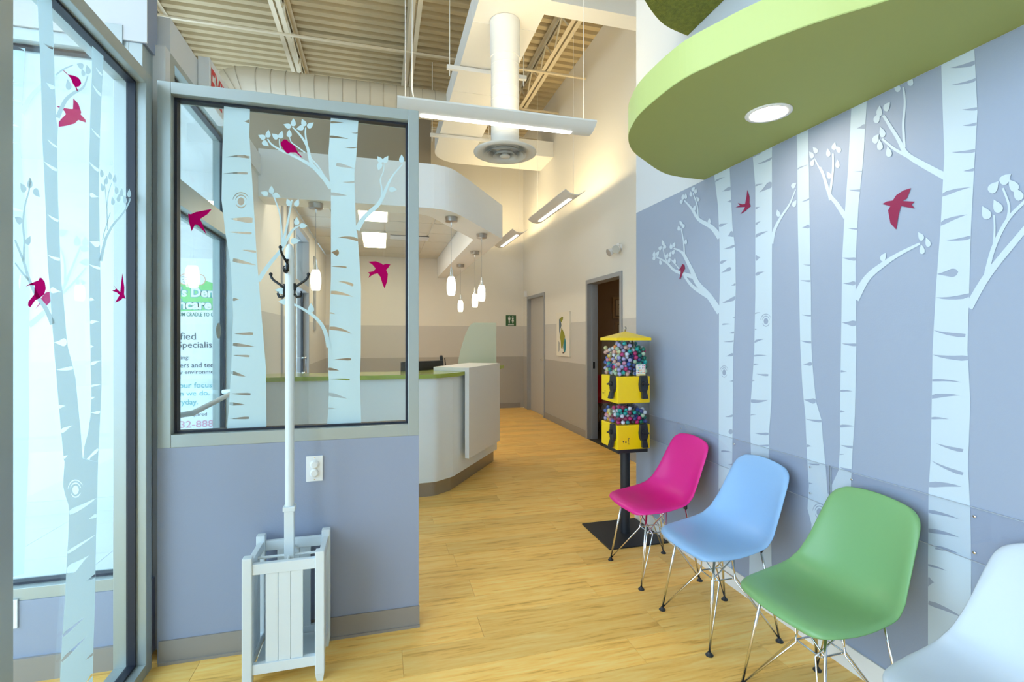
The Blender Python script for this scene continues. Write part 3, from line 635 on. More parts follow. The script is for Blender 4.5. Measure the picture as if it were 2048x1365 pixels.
T.append(([(1593, 258), (1594.6, 300), (1595.5, 446.5), (1598.5, 593), (1600.5, 690), (1604.6, 772), (1610.8, 834), (1613.8, 910.8), (1617.8, 972), (1615, 1018), (1623, 1049), (1621, 1120), (1615, 1260), (1690, 1315), (1694, 1120), (1701, 990), (1658, 989), (1655.4, 987.7), (1652, 941.5), (1646, 880), (1643, 840), (1632, 803), (1626, 741.5), (1622.8, 690), (1622, 593), (1619, 417), (1617, 300), (1615.6, 248)],
  [ms(m1, 1222, 100, 1138, 132, 10), ms(m1, 1170, 355, 1226, 335, 12), ms(m1, 1172, 530, 1230, 520, 26), ms(m1, 1180, 782, 1236, 787, 7), ms(m1, 1160, 890, 1238, 896, 13), ms(m1, 1170, 1125, 1240, 1133, 11), ms(m1, 1162, 1302, 1242, 1315, 17),
   ms(m3, 1040, 4, 1118, 16, 15), ms(m3, 1058, 160, 1122, 155, 25), ms(m3, 1060, 388, 1150, 400, 34), ms(m3, 1075, 515, 1185, 530, 18), ms(m3, 1118, 693, 1080, 690, 17), ms(m3, 1090, 805, 1165, 812, 11), ms(m3, 1125, 935, 1092, 935, 11)] + knot(*m3(1165, 1120), 12, 15)))
T.append(([(1706, 203), (1703, 210), (1696, 341), (1689, 435), (1684.5, 515), (1682, 690), (1680, 834), (1680, 895), (1677, 941.5), (1661.5, 975), (1657, 992), (1701, 992), (1705, 906), (1710, 830.5), (1712.8, 690), (1711, 529), (1717, 411.6), (1726.7, 318), (1734, 196), (1734, 190)],
  [ms(m2, 156, 420, 200, 408, 20), ms(m2, 145, 603, 188, 603, 5), ms(m2, 122, 682, 182, 685, 11), ms(m2, 118, 846, 166, 849, 9), ms(m2, 95, 972, 158, 978, 15), ms(m2, 98, 1082, 156, 1080, 17), ms(m2, 90, 1248, 160, 1252, 24), ms(m2, 92, 1338, 160, 1344, 13), ms(m4, 85, 15, 150, 20, 11), ms(m4, 108, 128, 78, 126, 9), ms(m4, 130, 206, 78, 204, 9), ms(m4, 100, 286, 78, 286, 9), ms(m4, 138, 345, 78, 345, 12), ms(m4, 82, 420, 140, 429, 12), ms(m4, 97, 458, 76, 457, 5), ms(m4, 78, 508, 132, 522, 12)]))
T.append(([(1881, 100), (1882.4, 128), (1888.5, 313), (1881.5, 449), (1872, 576), (1865, 700), (1864, 780), (1861, 921), (1857, 981), (1856, 1132), (1856, 1430), (1944, 1490), (1942, 1237), (1942.6, 1131.7), (1941, 1031), (1936, 931), (1941, 805), (1935, 700), (1938.7, 576), (1942, 458.5), (1949.5, 318), (1955, 224), (1948.5, 93), (1946, 70)],
  [ms(m2, 555, 162, 668, 138, 20), ms(m2, 558, 235, 674, 210, 14), ms(m2, 605, 340, 676, 335, 13), ms(m2, 608, 408, 674, 400, 13), ms(m2, 560, 522, 668, 515, 15), ms(m2, 612, 602, 662, 595, 13), ms(m2, 640, 672, 520, 705, 18), ms(m2, 628, 788, 512, 828, 20), ms(m2, 540, 898, 648, 884, 15), ms(m2, 494, 1042, 590, 1032, 36), ms(m2, 490, 1142, 640, 1132, 19, 0.1), ms(m2, 482, 1282, 620, 1305, 17),
   ms(m4, 447, 60, 595, 73, 22), ms(m4, 565, 170, 442, 162, 10), ms(m4, 558, 222, 442, 228, 18), ms(m4, 514, 317, 442, 313, 10), ms(m4, 463, 413, 570, 442, 15), ms(m4, 443, 482, 570, 535, 15), ms(m4, 565, 586, 432, 578, 24), ms(m4, 555, 716, 428, 684, 15), ms(m4, 555, 788, 428, 760, 19), ms(m4, 553, 853, 460, 828, 17), ms(m4, 505, 922, 426, 898, 10), ms(m4, 455, 968, 424, 965, 38), ms(m4, 570, 1110, 430, 1048, 20), ms(m4, 440, 1190, 424, 1185, 9)]))
def bm_(f, pts, w0, w1): k = KS[f]; return (strip([f(*p) for p in pts], w0 / k, w1 / k), [])
def lm(f, r, lst, sx=0.8): return [(leaf(*f(x, y), r / KS[f], None, sx), []) for x, y in lst]
BR = [[bm_(m1, [(614, 1110), (540, 1000), (460, 910), (420, 820), (370, 720), (340, 690), (298, 672)], 46, 9), bm_(m1, [(372, 725), (365, 620), (348, 535)], 10, 7), bm_(m1, [(530, 1000), (430, 935), (370, 860)], 30, 14), bm_(m1, [(440, 870), (360, 845), (300, 820), (250, 770), (180, 730)], 30, 8), bm_(m1, [(255, 772), (235, 720), (225, 665)], 8, 6), bm_(m1, [(335, 812), (300, 770), (268, 738)], 9, 6),
       bm_(m1, [(614, 600), (560, 530), (470, 475), (420, 400), (370, 345)], 40, 8), bm_(m1, [(466, 470), (458, 380), (430, 295)], 10, 7)]
      + lm(m1, 17, [(165, 712), (188, 708), (165, 738), (225, 635), (207, 670), (236, 658), (280, 660), (300, 648), (347, 500), (333, 535), (362, 518), (380, 628), (252, 725), (274, 715), (296, 698), (208, 768), (268, 755), (305, 760), (362, 322), (380, 318), (352, 352), (432, 268), (416, 302), (448, 282), (463, 336), (440, 398), (541, 486)]),
      [bm_(m1, [(966, 640), (985, 550), (1030, 460), (1090, 370), (1130, 270)], 26, 7)] + lm(m1, 23, [(1117, 243), (1122, 368), (1012, 435)]),
      [],
      [bm_(m2, [(110, 800), (70, 740), (40, 700), (15, 620), (0, 585)], 22, 9), bm_(m1, [(1366, 345), (1345, 260), (1310, 160), (1258, 58)], 16, 8), bm_(m2, [(42, 702), (55, 600), (55, 528)], 11, 7), bm_(m2, [(150, 1150), (200, 1060), (270, 1000), (340, 955), (425, 912)], 34, 10)]
      + lm(m2, 16, [(35, 525), (60, 497), (78, 510), (75, 573), (38, 620)]) + lm(m1, 24, [(1238, 35), (1265, 3), (1245, 88)]) + lm(m2, 19, [(430, 882), (460, 908), (435, 938), (270, 970)]),
      [bm_(m2, [(532, 625), (440, 575), (370, 530), (330, 460), (270, 365)], 32, 12), bm_(m2, [(360, 500), (355, 400), (362, 310), (355, 245)], 12, 8), bm_(m2, [(390, 548), (320, 510), (265, 465)], 16, 9), bm_(m2, [(634, 1185), (720, 1040), (870, 855), (960, 740)], 36, 20), bm_(m2, [(705, 1065), (740, 930), (800, 810), (870, 735), (900, 700)], 22, 10), bm_(m2, [(740, 925), (745, 850), (742, 790)], 9, 7), bm_(m2, [(800, 812), (806, 750), (780, 675)], 13, 9)]
      + lm(m2, 21, [(328, 245), (385, 218), (253, 348), (285, 328), (243, 378), (238, 465), (265, 438), (255, 492), (293, 522)]) + lm(m2, 27, [(740, 672), (790, 637), (825, 665), (845, 703), (708, 782), (757, 755)], 1.0)]
for i, ((outl, holes), bb) in enumerate(zip(T, BR)):
    film('tree_mural', [(outl, holes)], lambda u, v: onX(u, v, XM - 0.0012), 'mural_white', wall_right)
    if bb: film('branch_mural', bb, lambda u, v: onX(u, v, XM - 0.0018), 'mural_white', wall_right)
mb_ = [[m1(*q) for q in ((800, 272), (815, 320), (815, 365), (825, 385), (810, 395), (785, 420), (752, 440), (775, 410), (785, 390), (720, 392), (750, 380), (735, 362), (765, 372), (785, 370), (795, 320))],
       [m1(*q) for q in ((357, 780), (372, 785), (375, 810), (360, 845), (343, 885), (337, 882), (345, 840), (345, 820), (327, 830), (345, 805))],
       [m2(*q) for q in ((388, 675), (370, 720), (352, 730), (405, 733), (390, 745), (404, 762), (345, 752), (335, 790), (325, 852), (300, 825), (290, 770), (300, 752), (265, 743), (285, 732), (310, 728), (325, 705), (355, 685))]]
mb_.append([(x + 285, y + 228) for x, y in mb_[2]])
for bb in mb_: film('bird_mural', [(bb, [])], lambda u, v: onX(u, v, XM - 0.0025), 'bird', wall_right, label='magenta bird on the mural')

# wall guard strips over the mural
for (ya, yb, lab) in ((1.722, 3.42, 'clear screwed wall guard strip behind the pink and blue chairs'), (0.2, 1.716, 'clear screwed wall guard strip behind the green chair')):
    g = thing('wall_guard', lab, 'wall guard', (XM, (ya + yb) / 2, 0.65), group='clear wall guard strips')
    box('panel', 'guard', g, XM - 0.0075, XM - 0.0035, ya, yb, 0.655, 0.835)
    for zz in (0.655, 0.8335): box('edge_bead', 'bead', g, XM - 0.0085, XM - 0.0033, ya, yb, zz, zz + 0.0015)
    for yy in (ya, yb - 0.0015): box('edge_bead', 'bead', g, XM - 0.0085, XM - 0.0033, yy, yy + 0.0015, 0.655, 0.835)
    n = 4
    for i in range(n):
        yy = ya + 0.10 + (yb - ya - 0.2) * i / (n - 1)
        for zz in (0.685, 0.805): MB().lathe([(0.0045, 0), (0.0045, 0.0015), (0.002, 0.0025)], seg=10).obj('screw', 'chrome', None)
        for zz, s_ in zip((0.685, 0.805), list(C.objects)[-2:]):
            s_.parent = g; s_.rotation_euler = (0, -PI / 2, 0); s_.location = (-0.0075, yy - (ya + yb) / 2, zz - 0.65)

# =================================================================== GREEN CANOPY over the chairs
def curve_xy(pts, z): return [tuple(onZ(u, v, z).xy) for u, v in pts]
cz = 2.36
edge = curve_xy([(1398, 359), (1335, 349), (1287, 320), (1264, 300), (1256.5, 276), (1264, 252), (1287, 221), (1358, 164), (1437, 124), (1516, 89), (1634, 45), (1773, 2)], cz)
edge[0] = (XM - 0.003, edge[0][1])
last, prev = Vector(edge[-1]), Vector(edge[-3])
dirv = (last - prev).normalized()
tail = [tuple(last + dirv * s + Vector((-0.12, 0)) * (s * s) * 0.2) for s in (0.3, 0.7, 1.2, 1.8)]
edge2 = spline(edge + tail, 6)
poly = edge2 + [(XM - 0.003, edge2[-1][1])]
can = thing('green_canopy', 'lime green curved ceiling canopy over the row of chairs', 'canopy', (1.5, 1.2, cz))
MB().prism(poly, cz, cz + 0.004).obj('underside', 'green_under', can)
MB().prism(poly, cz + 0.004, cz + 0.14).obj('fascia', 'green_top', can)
up = [(XM - 0.003, 2.76), (1.7, 2.70), (1.5, 2.56), (1.34, 2.40), (1.24, 2.2), (1.2, 1.9), (1.2, -1.5), (XM - 0.003, -1.5)]
tag(MB().prism(spline(up[:6], 4) + up[6:], 3.34, 3.48).obj('turf_canopy', 'turf_green'), 'dark moss green textured upper canopy above the lime canopy', 'canopy')
dl = onZ(1537, 226, cz)
def downlight(x, y, z, r, label, group=None):
    t = thing('downlight', label, 'ceiling light', (x, y, z), group=group)
    MB().lathe([(r * 0.72, z + 0.002), (r * 0.80, z - 0.006), (r, z - 0.004), (r, z - 0.0005), (r * 0.72, z - 0.0004)], x, y, 28, cap=False).obj('trim_ring', 'plate_white', t, smooth=True)
    MB().lathe([(r * 0.72, z - 0.0045), (r * 0.72, z - 0.001)], x, y, 28).obj('lens', 'lamp_down', t)
downlight(dl.x, dl.y, cz, 0.092, 'round white downlight in the lime green canopy')

# =================================================================== RECEPTION SOFFIT RING AND DROPPED CEILING
outer = [(XG - 0.02, 4.37), (0.42, 4.37)] + spline([(0.46, 4.375), (0.60, 4.43), (0.725, 4.568), (0.91, 4.844)], 4) + [(1.37, 5.54), (1.37, YB - 0.003)]
inner = [(1.05, YB - 0.003), (1.05, 5.66)] + spline([(0.66, 5.02), (0.53, 4.80), (0.45, 4.68), (0.36, 4.62)], 4) + [(XG - 0.02, 4.62)]
struct('trim_soffit', MB().prism(outer + inner, 2.54, 2.93), 'soffit_white', 'white curved soffit ring hanging above the reception desk', 'soffit')
def clip_diag(poly):
    A, Bq = Vector((0.585, 4.62)), Vector((1.19, 5.56)); nn = Vector((-(Bq - A).y, (Bq - A).x)); out = []
    for i in range(len(poly)):
        p, q = Vector(poly[i]), Vector(poly[(i + 1) % len(poly)]); dp_, dq = (p - A).dot(nn), (q - A).dot(nn)
        if dp_ >= 0: out.append(tuple(p))
        if (dp_ >= 0) != (dq >= 0): out.append(tuple(p + (q - p) * (dp_ / (dp_ - dq))))
    return out
cr = struct('ceiling_reception', MB().prism(clip_diag([(XG - 0.02, 4.60), (1.06, 4.60), (1.06, YB - 0.003), (XG - 0.02, YB - 0.003)]), 2.905, 2.925), 'tbar', 'dropped tile ceiling above the reception desk', 'ceiling')
xs = [-0.95, -0.55, 0.06, 0.67, 1.05]; xs = [(-0.945, -0.57), (-0.545, 0.05), (0.075, 0.655), (0.68, 1.04)]
yy = 4.65
trof = [(-0.25, 0.08, 5.35, 6.52), (-0.25, 0.08, 7.24, 8.42)]
while yy < YB - 0.1:
    for (a, b) in xs:
        y1 = min(yy + 0.596, YB - 0.01)
        cp = clip_diag([(a, yy), (b, yy), (b, y1), (a, y1)])
        if len(cp) > 2: MB().prism(cp, 2.893, 2.905).obj('ceiling_tile', 'tile_white', cr)
    yy += 0.62
for i, (a, b, c, d) in enumerate(trof):
    t = thing('troffer', ('bright ceiling light panel nearer the desk', 'bright ceiling light panel nearer the back wall')[i], 'ceiling light', ((a + b) / 2, (c + d) / 2, 2.88), group='ceiling light panels')
    box('frame', 'tbar', t, a - 0.02, b + 0.02, c - 0.02, d + 0.02, 2.884, 2.8925)
    box('diffuser', 'lamp_troffer', t, a, b, c, d, 2.881, 2.8838)
vt = thing('air_vent', 'slotted white air vent in the tile ceiling', 'vent', (0.42, 7.6, 2.88))
box('backing', 'black_plastic', vt, 0.14, 0.70, 7.35, 7.62, 2.888, 2.8925)
for i in range(5): box('slat', 'plate_white', vt, 0.14, 0.70, 7.37 + i * 0.053, 7.40 + i * 0.053, 2.878, 2.888)
dd = onZ(655, 421, 2.90)
downlight(-0.45, 4.80, 2.892, 0.09, 'small round downlight in the reception tile ceiling')

# =================================================================== PENDANT LAMPS
def pendant(x, y, label):
    t = thing('pendant_lamp', label, 'pendant lamp', (x, y, 2.54), group='glass pendant lamps around the desk')
    MB().lathe([(0.02, 2.49), (0.058, 2.495), (0.06, 2.5385)], x, y, 24).obj('canopy', 'nickel', t, smooth='auto')
    MB().lathe([(0.006, 2.46), (0.008, 2.495)], x, y, 8).obj('stem', 'chrome', t)
    MB().tube([(x, y, 2.47), (x, y, 2.06)], 0.0018, 5).obj('cord', 'steel_grey', t)
    MB().lathe([(0.026, 1.972), (0.018, 2.0), (0.007, 2.065)], x, y, 14).obj('socket_cone', 'chrome', t, smooth='auto')
    MB().lathe([(0.030, 1.80), (0.036, 1.815), (0.042, 1.86), (0.042, 1.90), (0.037, 1.945), (0.026, 1.973)], x, y, 20).obj('shade', 'lamp_shade', t, smooth='auto')
for x, y, l in ((-0.53, 4.47, 'glowing glass pendant lamp seen through the partition window'), (0.65, 4.65, 'nearest glowing glass pendant lamp right of the window'), (1.08, 5.33, 'glass pendant lamp overlapping its neighbour, the closer of the pair'), (1.21, 6.42, 'glass pendant lamp half behind its closer neighbour'), (1.21, 7.62, 'smallest farthest glass pendant lamp hanging lowest in view')):
    pendant(x, y, l)

# =================================================================== LINEAR WING LIGHTS
def wing(name_label, L, loc, rz, tops=(5.39, 5.39)):
    group = 'winged linear pendant lights'
    t = thing('linear_light', name_label, 'pendant light', loc, rz, group)
    n = 9; up_, lo = [], []
    for i in range(n):
        a = -1 + 2 * i / (n - 1); y = a * 0.125
        lo.append((y, 0.055 * a * a)); up_.append((y, 0.055 * a * a + 0.012))
    prof = lo + up_[::-1]
    vs = [(-L / 2, y, z) for y, z in prof] + [(L / 2, y, z) for y, z in prof]; m = len(prof)
    fs = [(i, (i + 1) % m, m + (i + 1) % m, m + i) for i in range(m)]
    fs += [(i, i + 1, m - 2 - i, m - 1 - i) for i in range(n - 1)] + [(m + i, m + i + 1, m + m - 2 - i, m + m - 1 - i) for i in range(n - 1)]
    def loc_obj(mb, nm, ma, **kw):
        o = mb.obj(nm, ma, None, **kw); o.parent = t; return o
    loc_obj(MB().add(vs, fs), 'housing', 'duct_white', smooth='auto')
    loc_obj(MB().box(-L / 2 + 0.17, L / 2 - 0.17, -0.022, 0.022, -0.004, 0.003), 'lens_strip', 'lamp_strip')
    loc_obj(MB().box(-L / 2 + 0.1, L / 2 - 0.1, -0.016, 0.016, 0.016, 0.030), 'uplight_tube', 'lamp_up')
    for s, ztop in zip((-1, 1), tops):
        loc_obj(MB().tube([(s * (L / 2 - 0.06), 0, 0.01), (s * (L / 2 - 0.06), 0, ztop - loc[2])], 0.0022, 5), 'cable', 'duct_white')
    return t
wl = wing('winged linear light crossing in front of the round duct', 1.52, (0.875, 3.66, 3.03), 0)
o = MB().tube([(-0.66, 0.02, 0.02), (-0.63, 0.02, 0.10), (-0.65, 0.03, 0.2), (-0.64, 0.03, ZC - 3.04)], 0.006, 6).obj('power_cord', 'duct_white', None); o.parent = wl
wing('winged linear light along the hall wall, nearer one', 1.5, (2.2, 6.1, 3.06), PI / 2)
wing('winged linear light along the hall wall, farther one', 1.4, (2.2, 8.4, 3.10), PI / 2, (4.365, 5.39))

# =================================================================== DUCTS, JOISTS
dz0, dz1 = 4.37, 4.62
dp = [(0.84, 1.6), (1.455, 1.6), (1.455, 7.65), (XH - 0.002, 7.65), (XH - 0.002, 8.35), (1.30, 8.35)] + [(1.30 - 0.46 * math.sin(t * PI / 16), 8.35 - 0.46 + 0.46 * math.cos(t * PI / 16)) for t in range(1, 9)]
du = thing('supply_duct', 'large white rectangular duct turning towards the hall wall', 'duct', (1.15, 5, dz0))
MB().prism(dp, dz0, dz1).obj('duct_body', 'duct_white', du)
box('branch', 'duct_white', du, 1.455, XH - 0.002, 4.10, 4.29, dz0, 4.75)
for yy in (2.9, 4.55, 5.9, 7.3):
    MB().box(0.838, 1.457, yy, yy + 0.012, dz0 - 0.004, dz1 + 0.004).obj('seam', 'duct_white', du)
for i, yy in enumerate((5.35, 7.2)):
    t = thing('duct_hanger', ('strut hanger crossing under the rectangular duct, nearer one', 'strut hanger crossing under the rectangular duct, farther one')[i], 'hanger', (1.15, yy, dz0), group='strut hangers under the duct')
    box('strut', 'duct_white', t, 0.70, 1.60, yy - 0.021, yy + 0.021, dz0 - 0.05, dz0 - 0.006)
    for xx in (0.73, 1.57): MB().tube([(xx, yy, dz0 - 0.12), (xx, yy, ZC)], 0.006, 6).obj('rod', 'duct_white', t)
rx, ry = 1.135, 4.49
rd = thing('round_duct', 'white spiral drop duct with round ceiling diffuser', 'duct', (rx, ry, 3.14))
MB().lathe([(0.142, 4.02), (0.142, dz0 - 0.004)], rx, ry, 28).obj('collar', 'duct_white', rd, smooth='auto')
mb = MB(); pr = []; z = 3.19
while z < 4.02: pr += [(0.132, z), (0.132, z + 0.098), (0.1345, z + 0.101), (0.1345, z + 0.106)]; z += 0.109
mb.lathe(pr, rx, ry, 28).obj('spiral_body', 'duct_white', rd, smooth='auto')
MB().lathe([(0.132, 3.20), (0.20, 3.17), (0.295, 3.145), (0.295, 3.135), (0.25, 3.125), (0.20, 3.15), (0.13, 3.19)], rx, ry, 36, cap=False).obj('flange', 'duct_white', rd, smooth=True)
for (r0, zz, hh) in ((0.20, 3.112, 0.05), (0.115, 3.103, 0.045)): MB().lathe([(r0, zz), (r0 * 0.97, zz + 0.006), (r0 * 0.62, zz + hh), (r0 * 0.60, zz + hh), (r0 * 0.88, zz)], rx, ry, 32, cap=False).obj('cone', 'duct_white', rd, smooth=True)
MB().lathe([(0.045, 3.098), (0.05, 3.106), (0.02, 3.135)], rx, ry, 24).obj('hub', 'duct_white', rd, smooth=True)
MB().lathe([(0.128, 3.192), (0.128, 3.196)], rx, ry, 24).obj('throat', 'black_plastic', rd)
# spiral duct along X with an elbow turning down on the left
sd = thing('spiral_duct', 'long pale spiral duct below the roof joists with elbow at left', 'duct', (-0.6, 6.66, 4.3))
RS = 0.185; path = [(0.839, 6.66, 4.52), (-1.55, 6.66, 4.52)] + [(-1.55 - 0.36 * math.sin(a), 6.66, 4.52 - 0.36 * (1 - math.cos(a))) for a in [PI / 2 * k / 6 for k in range(1, 7)]] + [(-1.91, 6.66, 2.9)]
MB().tube(path, RS, 24).obj('duct_body', 'spiral_paint', sd, smooth='auto')
xx = 0.70
while xx > -1.55:
    MB().tube([(xx, 6.66, 4.52), (xx - 0.008, 6.66, 4.52)], RS + 0.006, 24).obj('seam', 'seam_paint', sd); xx -= 0.165
for k in range(1, 6):
    a = PI / 2 * k / 6
    p = Vector((-1.55 - 0.36 * math.sin(a), 6.66, 4.52 - 0.36 * (1 - math.cos(a)))); q = Vector((-math.cos(a), 0, -math.sin(a)))
    MB().tube([p, p + q * 0.008], RS + 0.006, 24).obj('seam', 'seam_paint', sd)
def joist(X, label):
    t = thing('roof_joist', label, 'joist', (X, 4.5, 5.0), group='open web roof joists')
    for s in (-1, 1):
        box('bottom_chord', 'joist_paint', t, X + s * 0.012, X + s * 0.062, 0.5, YB - 0.02, 5.0, 5.008); box('bottom_chord', 'joist_paint', t, X + s * 0.012, X + s * 0.018, 0.5, YB - 0.02, 5.008, 5.055)
        box('top_chord', 'joist_paint', t, X + s * 0.012, X + s * 0.062, 0.5, YB - 0.02, 5.385, 5.395); box('top_chord', 'joist_paint', t, X + s * 0.012, X + s * 0.018, 0.5, YB - 0.02, 5.335, 5.385)
    y = 0.6; k = 0
    while y < YB - 0.35:
        a, b = ((X, y, 5.03), (X, y + 0.30, 5.36)) if k % 2 == 0 else ((X, y, 5.36), (X, y + 0.30, 5.03))
        MB().tube([a, b], 0.0115, 6).obj('web_bar', 'joist_paint', t); y += 0.30; k += 1
joist(-2.6, 'open web roof joist farthest left, above the entry')
joist(-1.10, 'open web roof joist above the partition window')
joist(0.38, 'open web roof joist left of the rectangular duct')
joist(2.16, 'open web roof joist nearest the hall wall')
for i, (yy, zz) in enumerate(((3.6, 5.02), (5.0, 5.0), (6.3, 5.0), (7.4, 5.0), (8.5, 5.0))):
    tag(MB().box(-4.0, XH - 0.004, yy, yy + 0.035, zz - 0.02, zz - 0.001).obj('bridging_bar', 'joist_paint'), ('thin bridging bar under the joists, nearest one', 'thin bridging bar under the joists, second from the camera', 'thin bridging bar under the joists, third from the camera', 'thin bridging bar under the joists, fourth from the camera', 'thin bridging bar under the joists, next to the back wall')[i], 'bar', 'bridging bars under the joists')

# =================================================================== RECEPTION DESK
tdir = Vector((0.551, 0.834)); nrm = Vector((0.834, -0.551)); P0 = Vector((0.577, 4.37))
def dpt(s, o): return tuple(P0 + tdir * s + nrm * o)
desk = thing('reception_desk', 'white reception desk with green counter top and angled front', 'desk', (0.3, 4.8, 0))
def front(off, e=0.0):
    return [(XG - 0.018, 4.33 - off), (0.33, 4.33 - off)] + spline([(0.37, 4.332 - off), (0.47 + off * 0.3, 4.345 - off * 0.9), (0.55 + off * 0.7, 4.40 - off * 0.6), dpt(0.12, off)], 5) + [dpt(1.27 + e, off), dpt(1.27 + e, -0.30), dpt(0.30, -0.36), (0.15, 4.74), (XG - 0.018, 4.74)]
MB().prism(front(-0.03, -0.03), 0.0, 0.13).obj('kick_base', 'kick_metal', desk)
MB().prism(front(0.0), 0.13, 1.043).obj('desk_front', 'desk_white', desk, smooth='auto')
MB().prism(front(0.04, 0.12), 1.043, 1.078).obj('counter_top', 'counter_green', desk, smooth='auto')
led = MB()
q = [dpt(0.271, 0.09), dpt(1.119, 0.09), dpt(1.119, 0.048), dpt(0.271, 0.048)]
led.prism(q, 0.265, 1.115)
q = [dpt(0.271, 0.048), dpt(1.119, 0.048), dpt(1.119, -0.28), dpt(0.271, -0.28)]
led.prism(q, 1.079, 1.115)
led.obj('ledge_panel', 'panel_white', desk, label='thick white waterfall ledge')
MB().prism([(XG - 0.018, 4.745), (0.15, 4.745), dpt(0.30, -0.37), dpt(1.0, -0.31), dpt(1.0, -0.85), dpt(0.5, -0.9), (-0.1, 5.35), (XG - 0.018, 5.35)], 0.72, 0.75).obj('work_surface', 'panel_white', desk)
for pp in ((-0.8, 5.25), (0.0, 5.2), dpt(0.95, -0.8)): box('support_leg', 'panel_white', desk, pp[0] - 0.03, pp[0] + 0.03, pp[1] - 0.03, pp[1] + 0.03, 0, 0.72)
# frosted divider
dv = [(1.28, 1.08), (1.28, 1.565), (1.03, 1.565), (1.0, 1.555), (0.965, 1.52), (0.92, 1.42), (0.87, 1.26), (0.845, 1.14), (0.84, 1.08)]
mb = MB(); tri = tessellate_polygon([[Vector((a, b, 0)) for a, b in dv]]); n = len(dv)
mb.add([(a, 5.47, b) for a, b in dv] + [(a, 5.479, b) for a, b in dv], [tuple(t) for t in tri] + [tuple(i + n for i in t)[::-1] for t in tri] + [(i, (i + 1) % n, n + (i + 1) % n, n + i) for i in range(n)])
tag(mb.obj('privacy_divider', 'frosted_glass'), 'frosted glass divider with curved edge standing on the desk', 'divider')
mo = thing('monitor', 'black computer monitor behind the reception counter', 'monitor', (0.42, 5.13, 0.75), math.radians(28))
def local(mb, nm, ma, par, **kw):
    o = mb.obj(nm, ma, None, **kw); o.parent = par; return o
local(MB().box(-0.25, 0.25, -0.02, 0.012, 0.10, 0.405, b=0.006), 'screen_body', 'screen_black', mo)
local(MB().box(-0.03, 0.03, -0.06, -0.02, 0.01, 0.25), 'neck', 'black_plastic', mo); local(MB().box(-0.11, 0.11, -0.12, 0.08, 0, 0.012, b=0.004), 'foot', 'black_plastic', mo)
hp = thing('desk_phone', 'black phone handset standing behind the monitor', 'phone', (0.66, 5.46, 0.75))
local(MB().box(-0.06, 0.06, -0.06, 0.06, 0, 0.04, b=0.008), 'cradle', 'black_plastic', hp)
local(MB().tube([(0, 0, 0.03), (0.0, 0.0, 0.28), (-0.005, -0.01, 0.40), (-0.015, -0.03, 0.445)], 0.026, 10, 0.018), 'handset', 'black_plastic', hp, smooth=True)
local(MB().tube([(0.04, 0, 0.03), (0.045, 0, 0.3), (0.03, 0, 0.42)], 0.006, 6), 'antenna', 'black_plastic', hp)

# =================================================================== HALL DOORS, ROOM BEYOND, WALL ITEMS
def doorframe(root, y0, y1):
    for (a, b) in ((y0, y0 + 0.05), (y1 - 0.05, y1)): box('jamb', 'steel_grey', root, XH - 0.018, XH + 0.14, a, b, 0, 2.13, b=0.002)
    box('head', 'steel_grey', root, XH - 0.018, XH + 0.14, y0, y1, 2.13, 2.185, b=0.002)
d2 = thing('door_2', 'closed grey door at the far end of the hall', 'door', (XH, 8.61, 0), kind='structure')
doorframe(d2, 8.09, 9.13)
l2 = box('door_leaf', 'door_grey', d2, XH + 0.05, XH + 0.09, 8.1405, 9.0795, 0.0005, 2.1295)
MB().tube([(XH + 0.05, 8.22, 1.0), (XH + 0.0, 8.22, 1.0), (XH + 0.0, 8.33, 1.0)], 0.009, 8).obj('door_handle', 'chrome', l2, smooth=True)
d3 = thing('door_3', 'open doorway with grey steel frame to a dim brown room', 'door', (XH, 5.78, 0), kind='structure')
doorframe(d3, 5.26, 6.30)
box('stop', 'steel_grey', d3, XH + 0.05, XH + 0.10, 6.235, 6.25, 0, 2.13); box('strike_plate', 'black_plastic', d3, XH + 0.062, XH + 0.09, 6.231, 6.235, 0.97, 1.06)
rm = MB().box(XH + 0.12, 5.2, 7.50, 7.60, 0, 2.7).box(5.2, 5.3, 4.4, 7.60, 0, 2.7).box(XH + 0.12, 5.3, 4.3, 4.4, 0, 2.7)
struct('wall_room', rm, 'brown_wall', 'warm brown wall of the side room seen through the doorway', 'wall')
struct('wall_leak_block', MB().box(XH + 0.2, XH + 0.26, 7.95, 9.3, 0, 2.4), 'brown_wall', 'unseen wall added behind the closed far door against light leaks', 'wall')  # added unseen wall; stops sky light leaking around the far door
struct('floor_room', MB().box(XH + 0.001, 5.3, 4.3, 7.60, -0.1, -0.002), 'dark_floor', 'dark floor of the side room', 'floor')
struct('ceiling_room', MB().box(XH + 0.12, 5.3, 4.3, 7.60, 2.7, 2.78), 'tile_white', 'ceiling of the side room', 'ceiling')
rl = thing('room_fill_light', 'unseen warm lamp added to light the side room', 'ceiling light', (4.1, 5.6, 2.69))  # added lamp out of view, gives the side room its dim warm light
box('diffuser', 'lamp_warm', rl, 3.95, 4.25, 5.45, 5.75, 2.67, 2.685); box('rim', 'plate_white', rl, 3.92, 4.28, 5.42, 5.78, 2.685, 2.699)
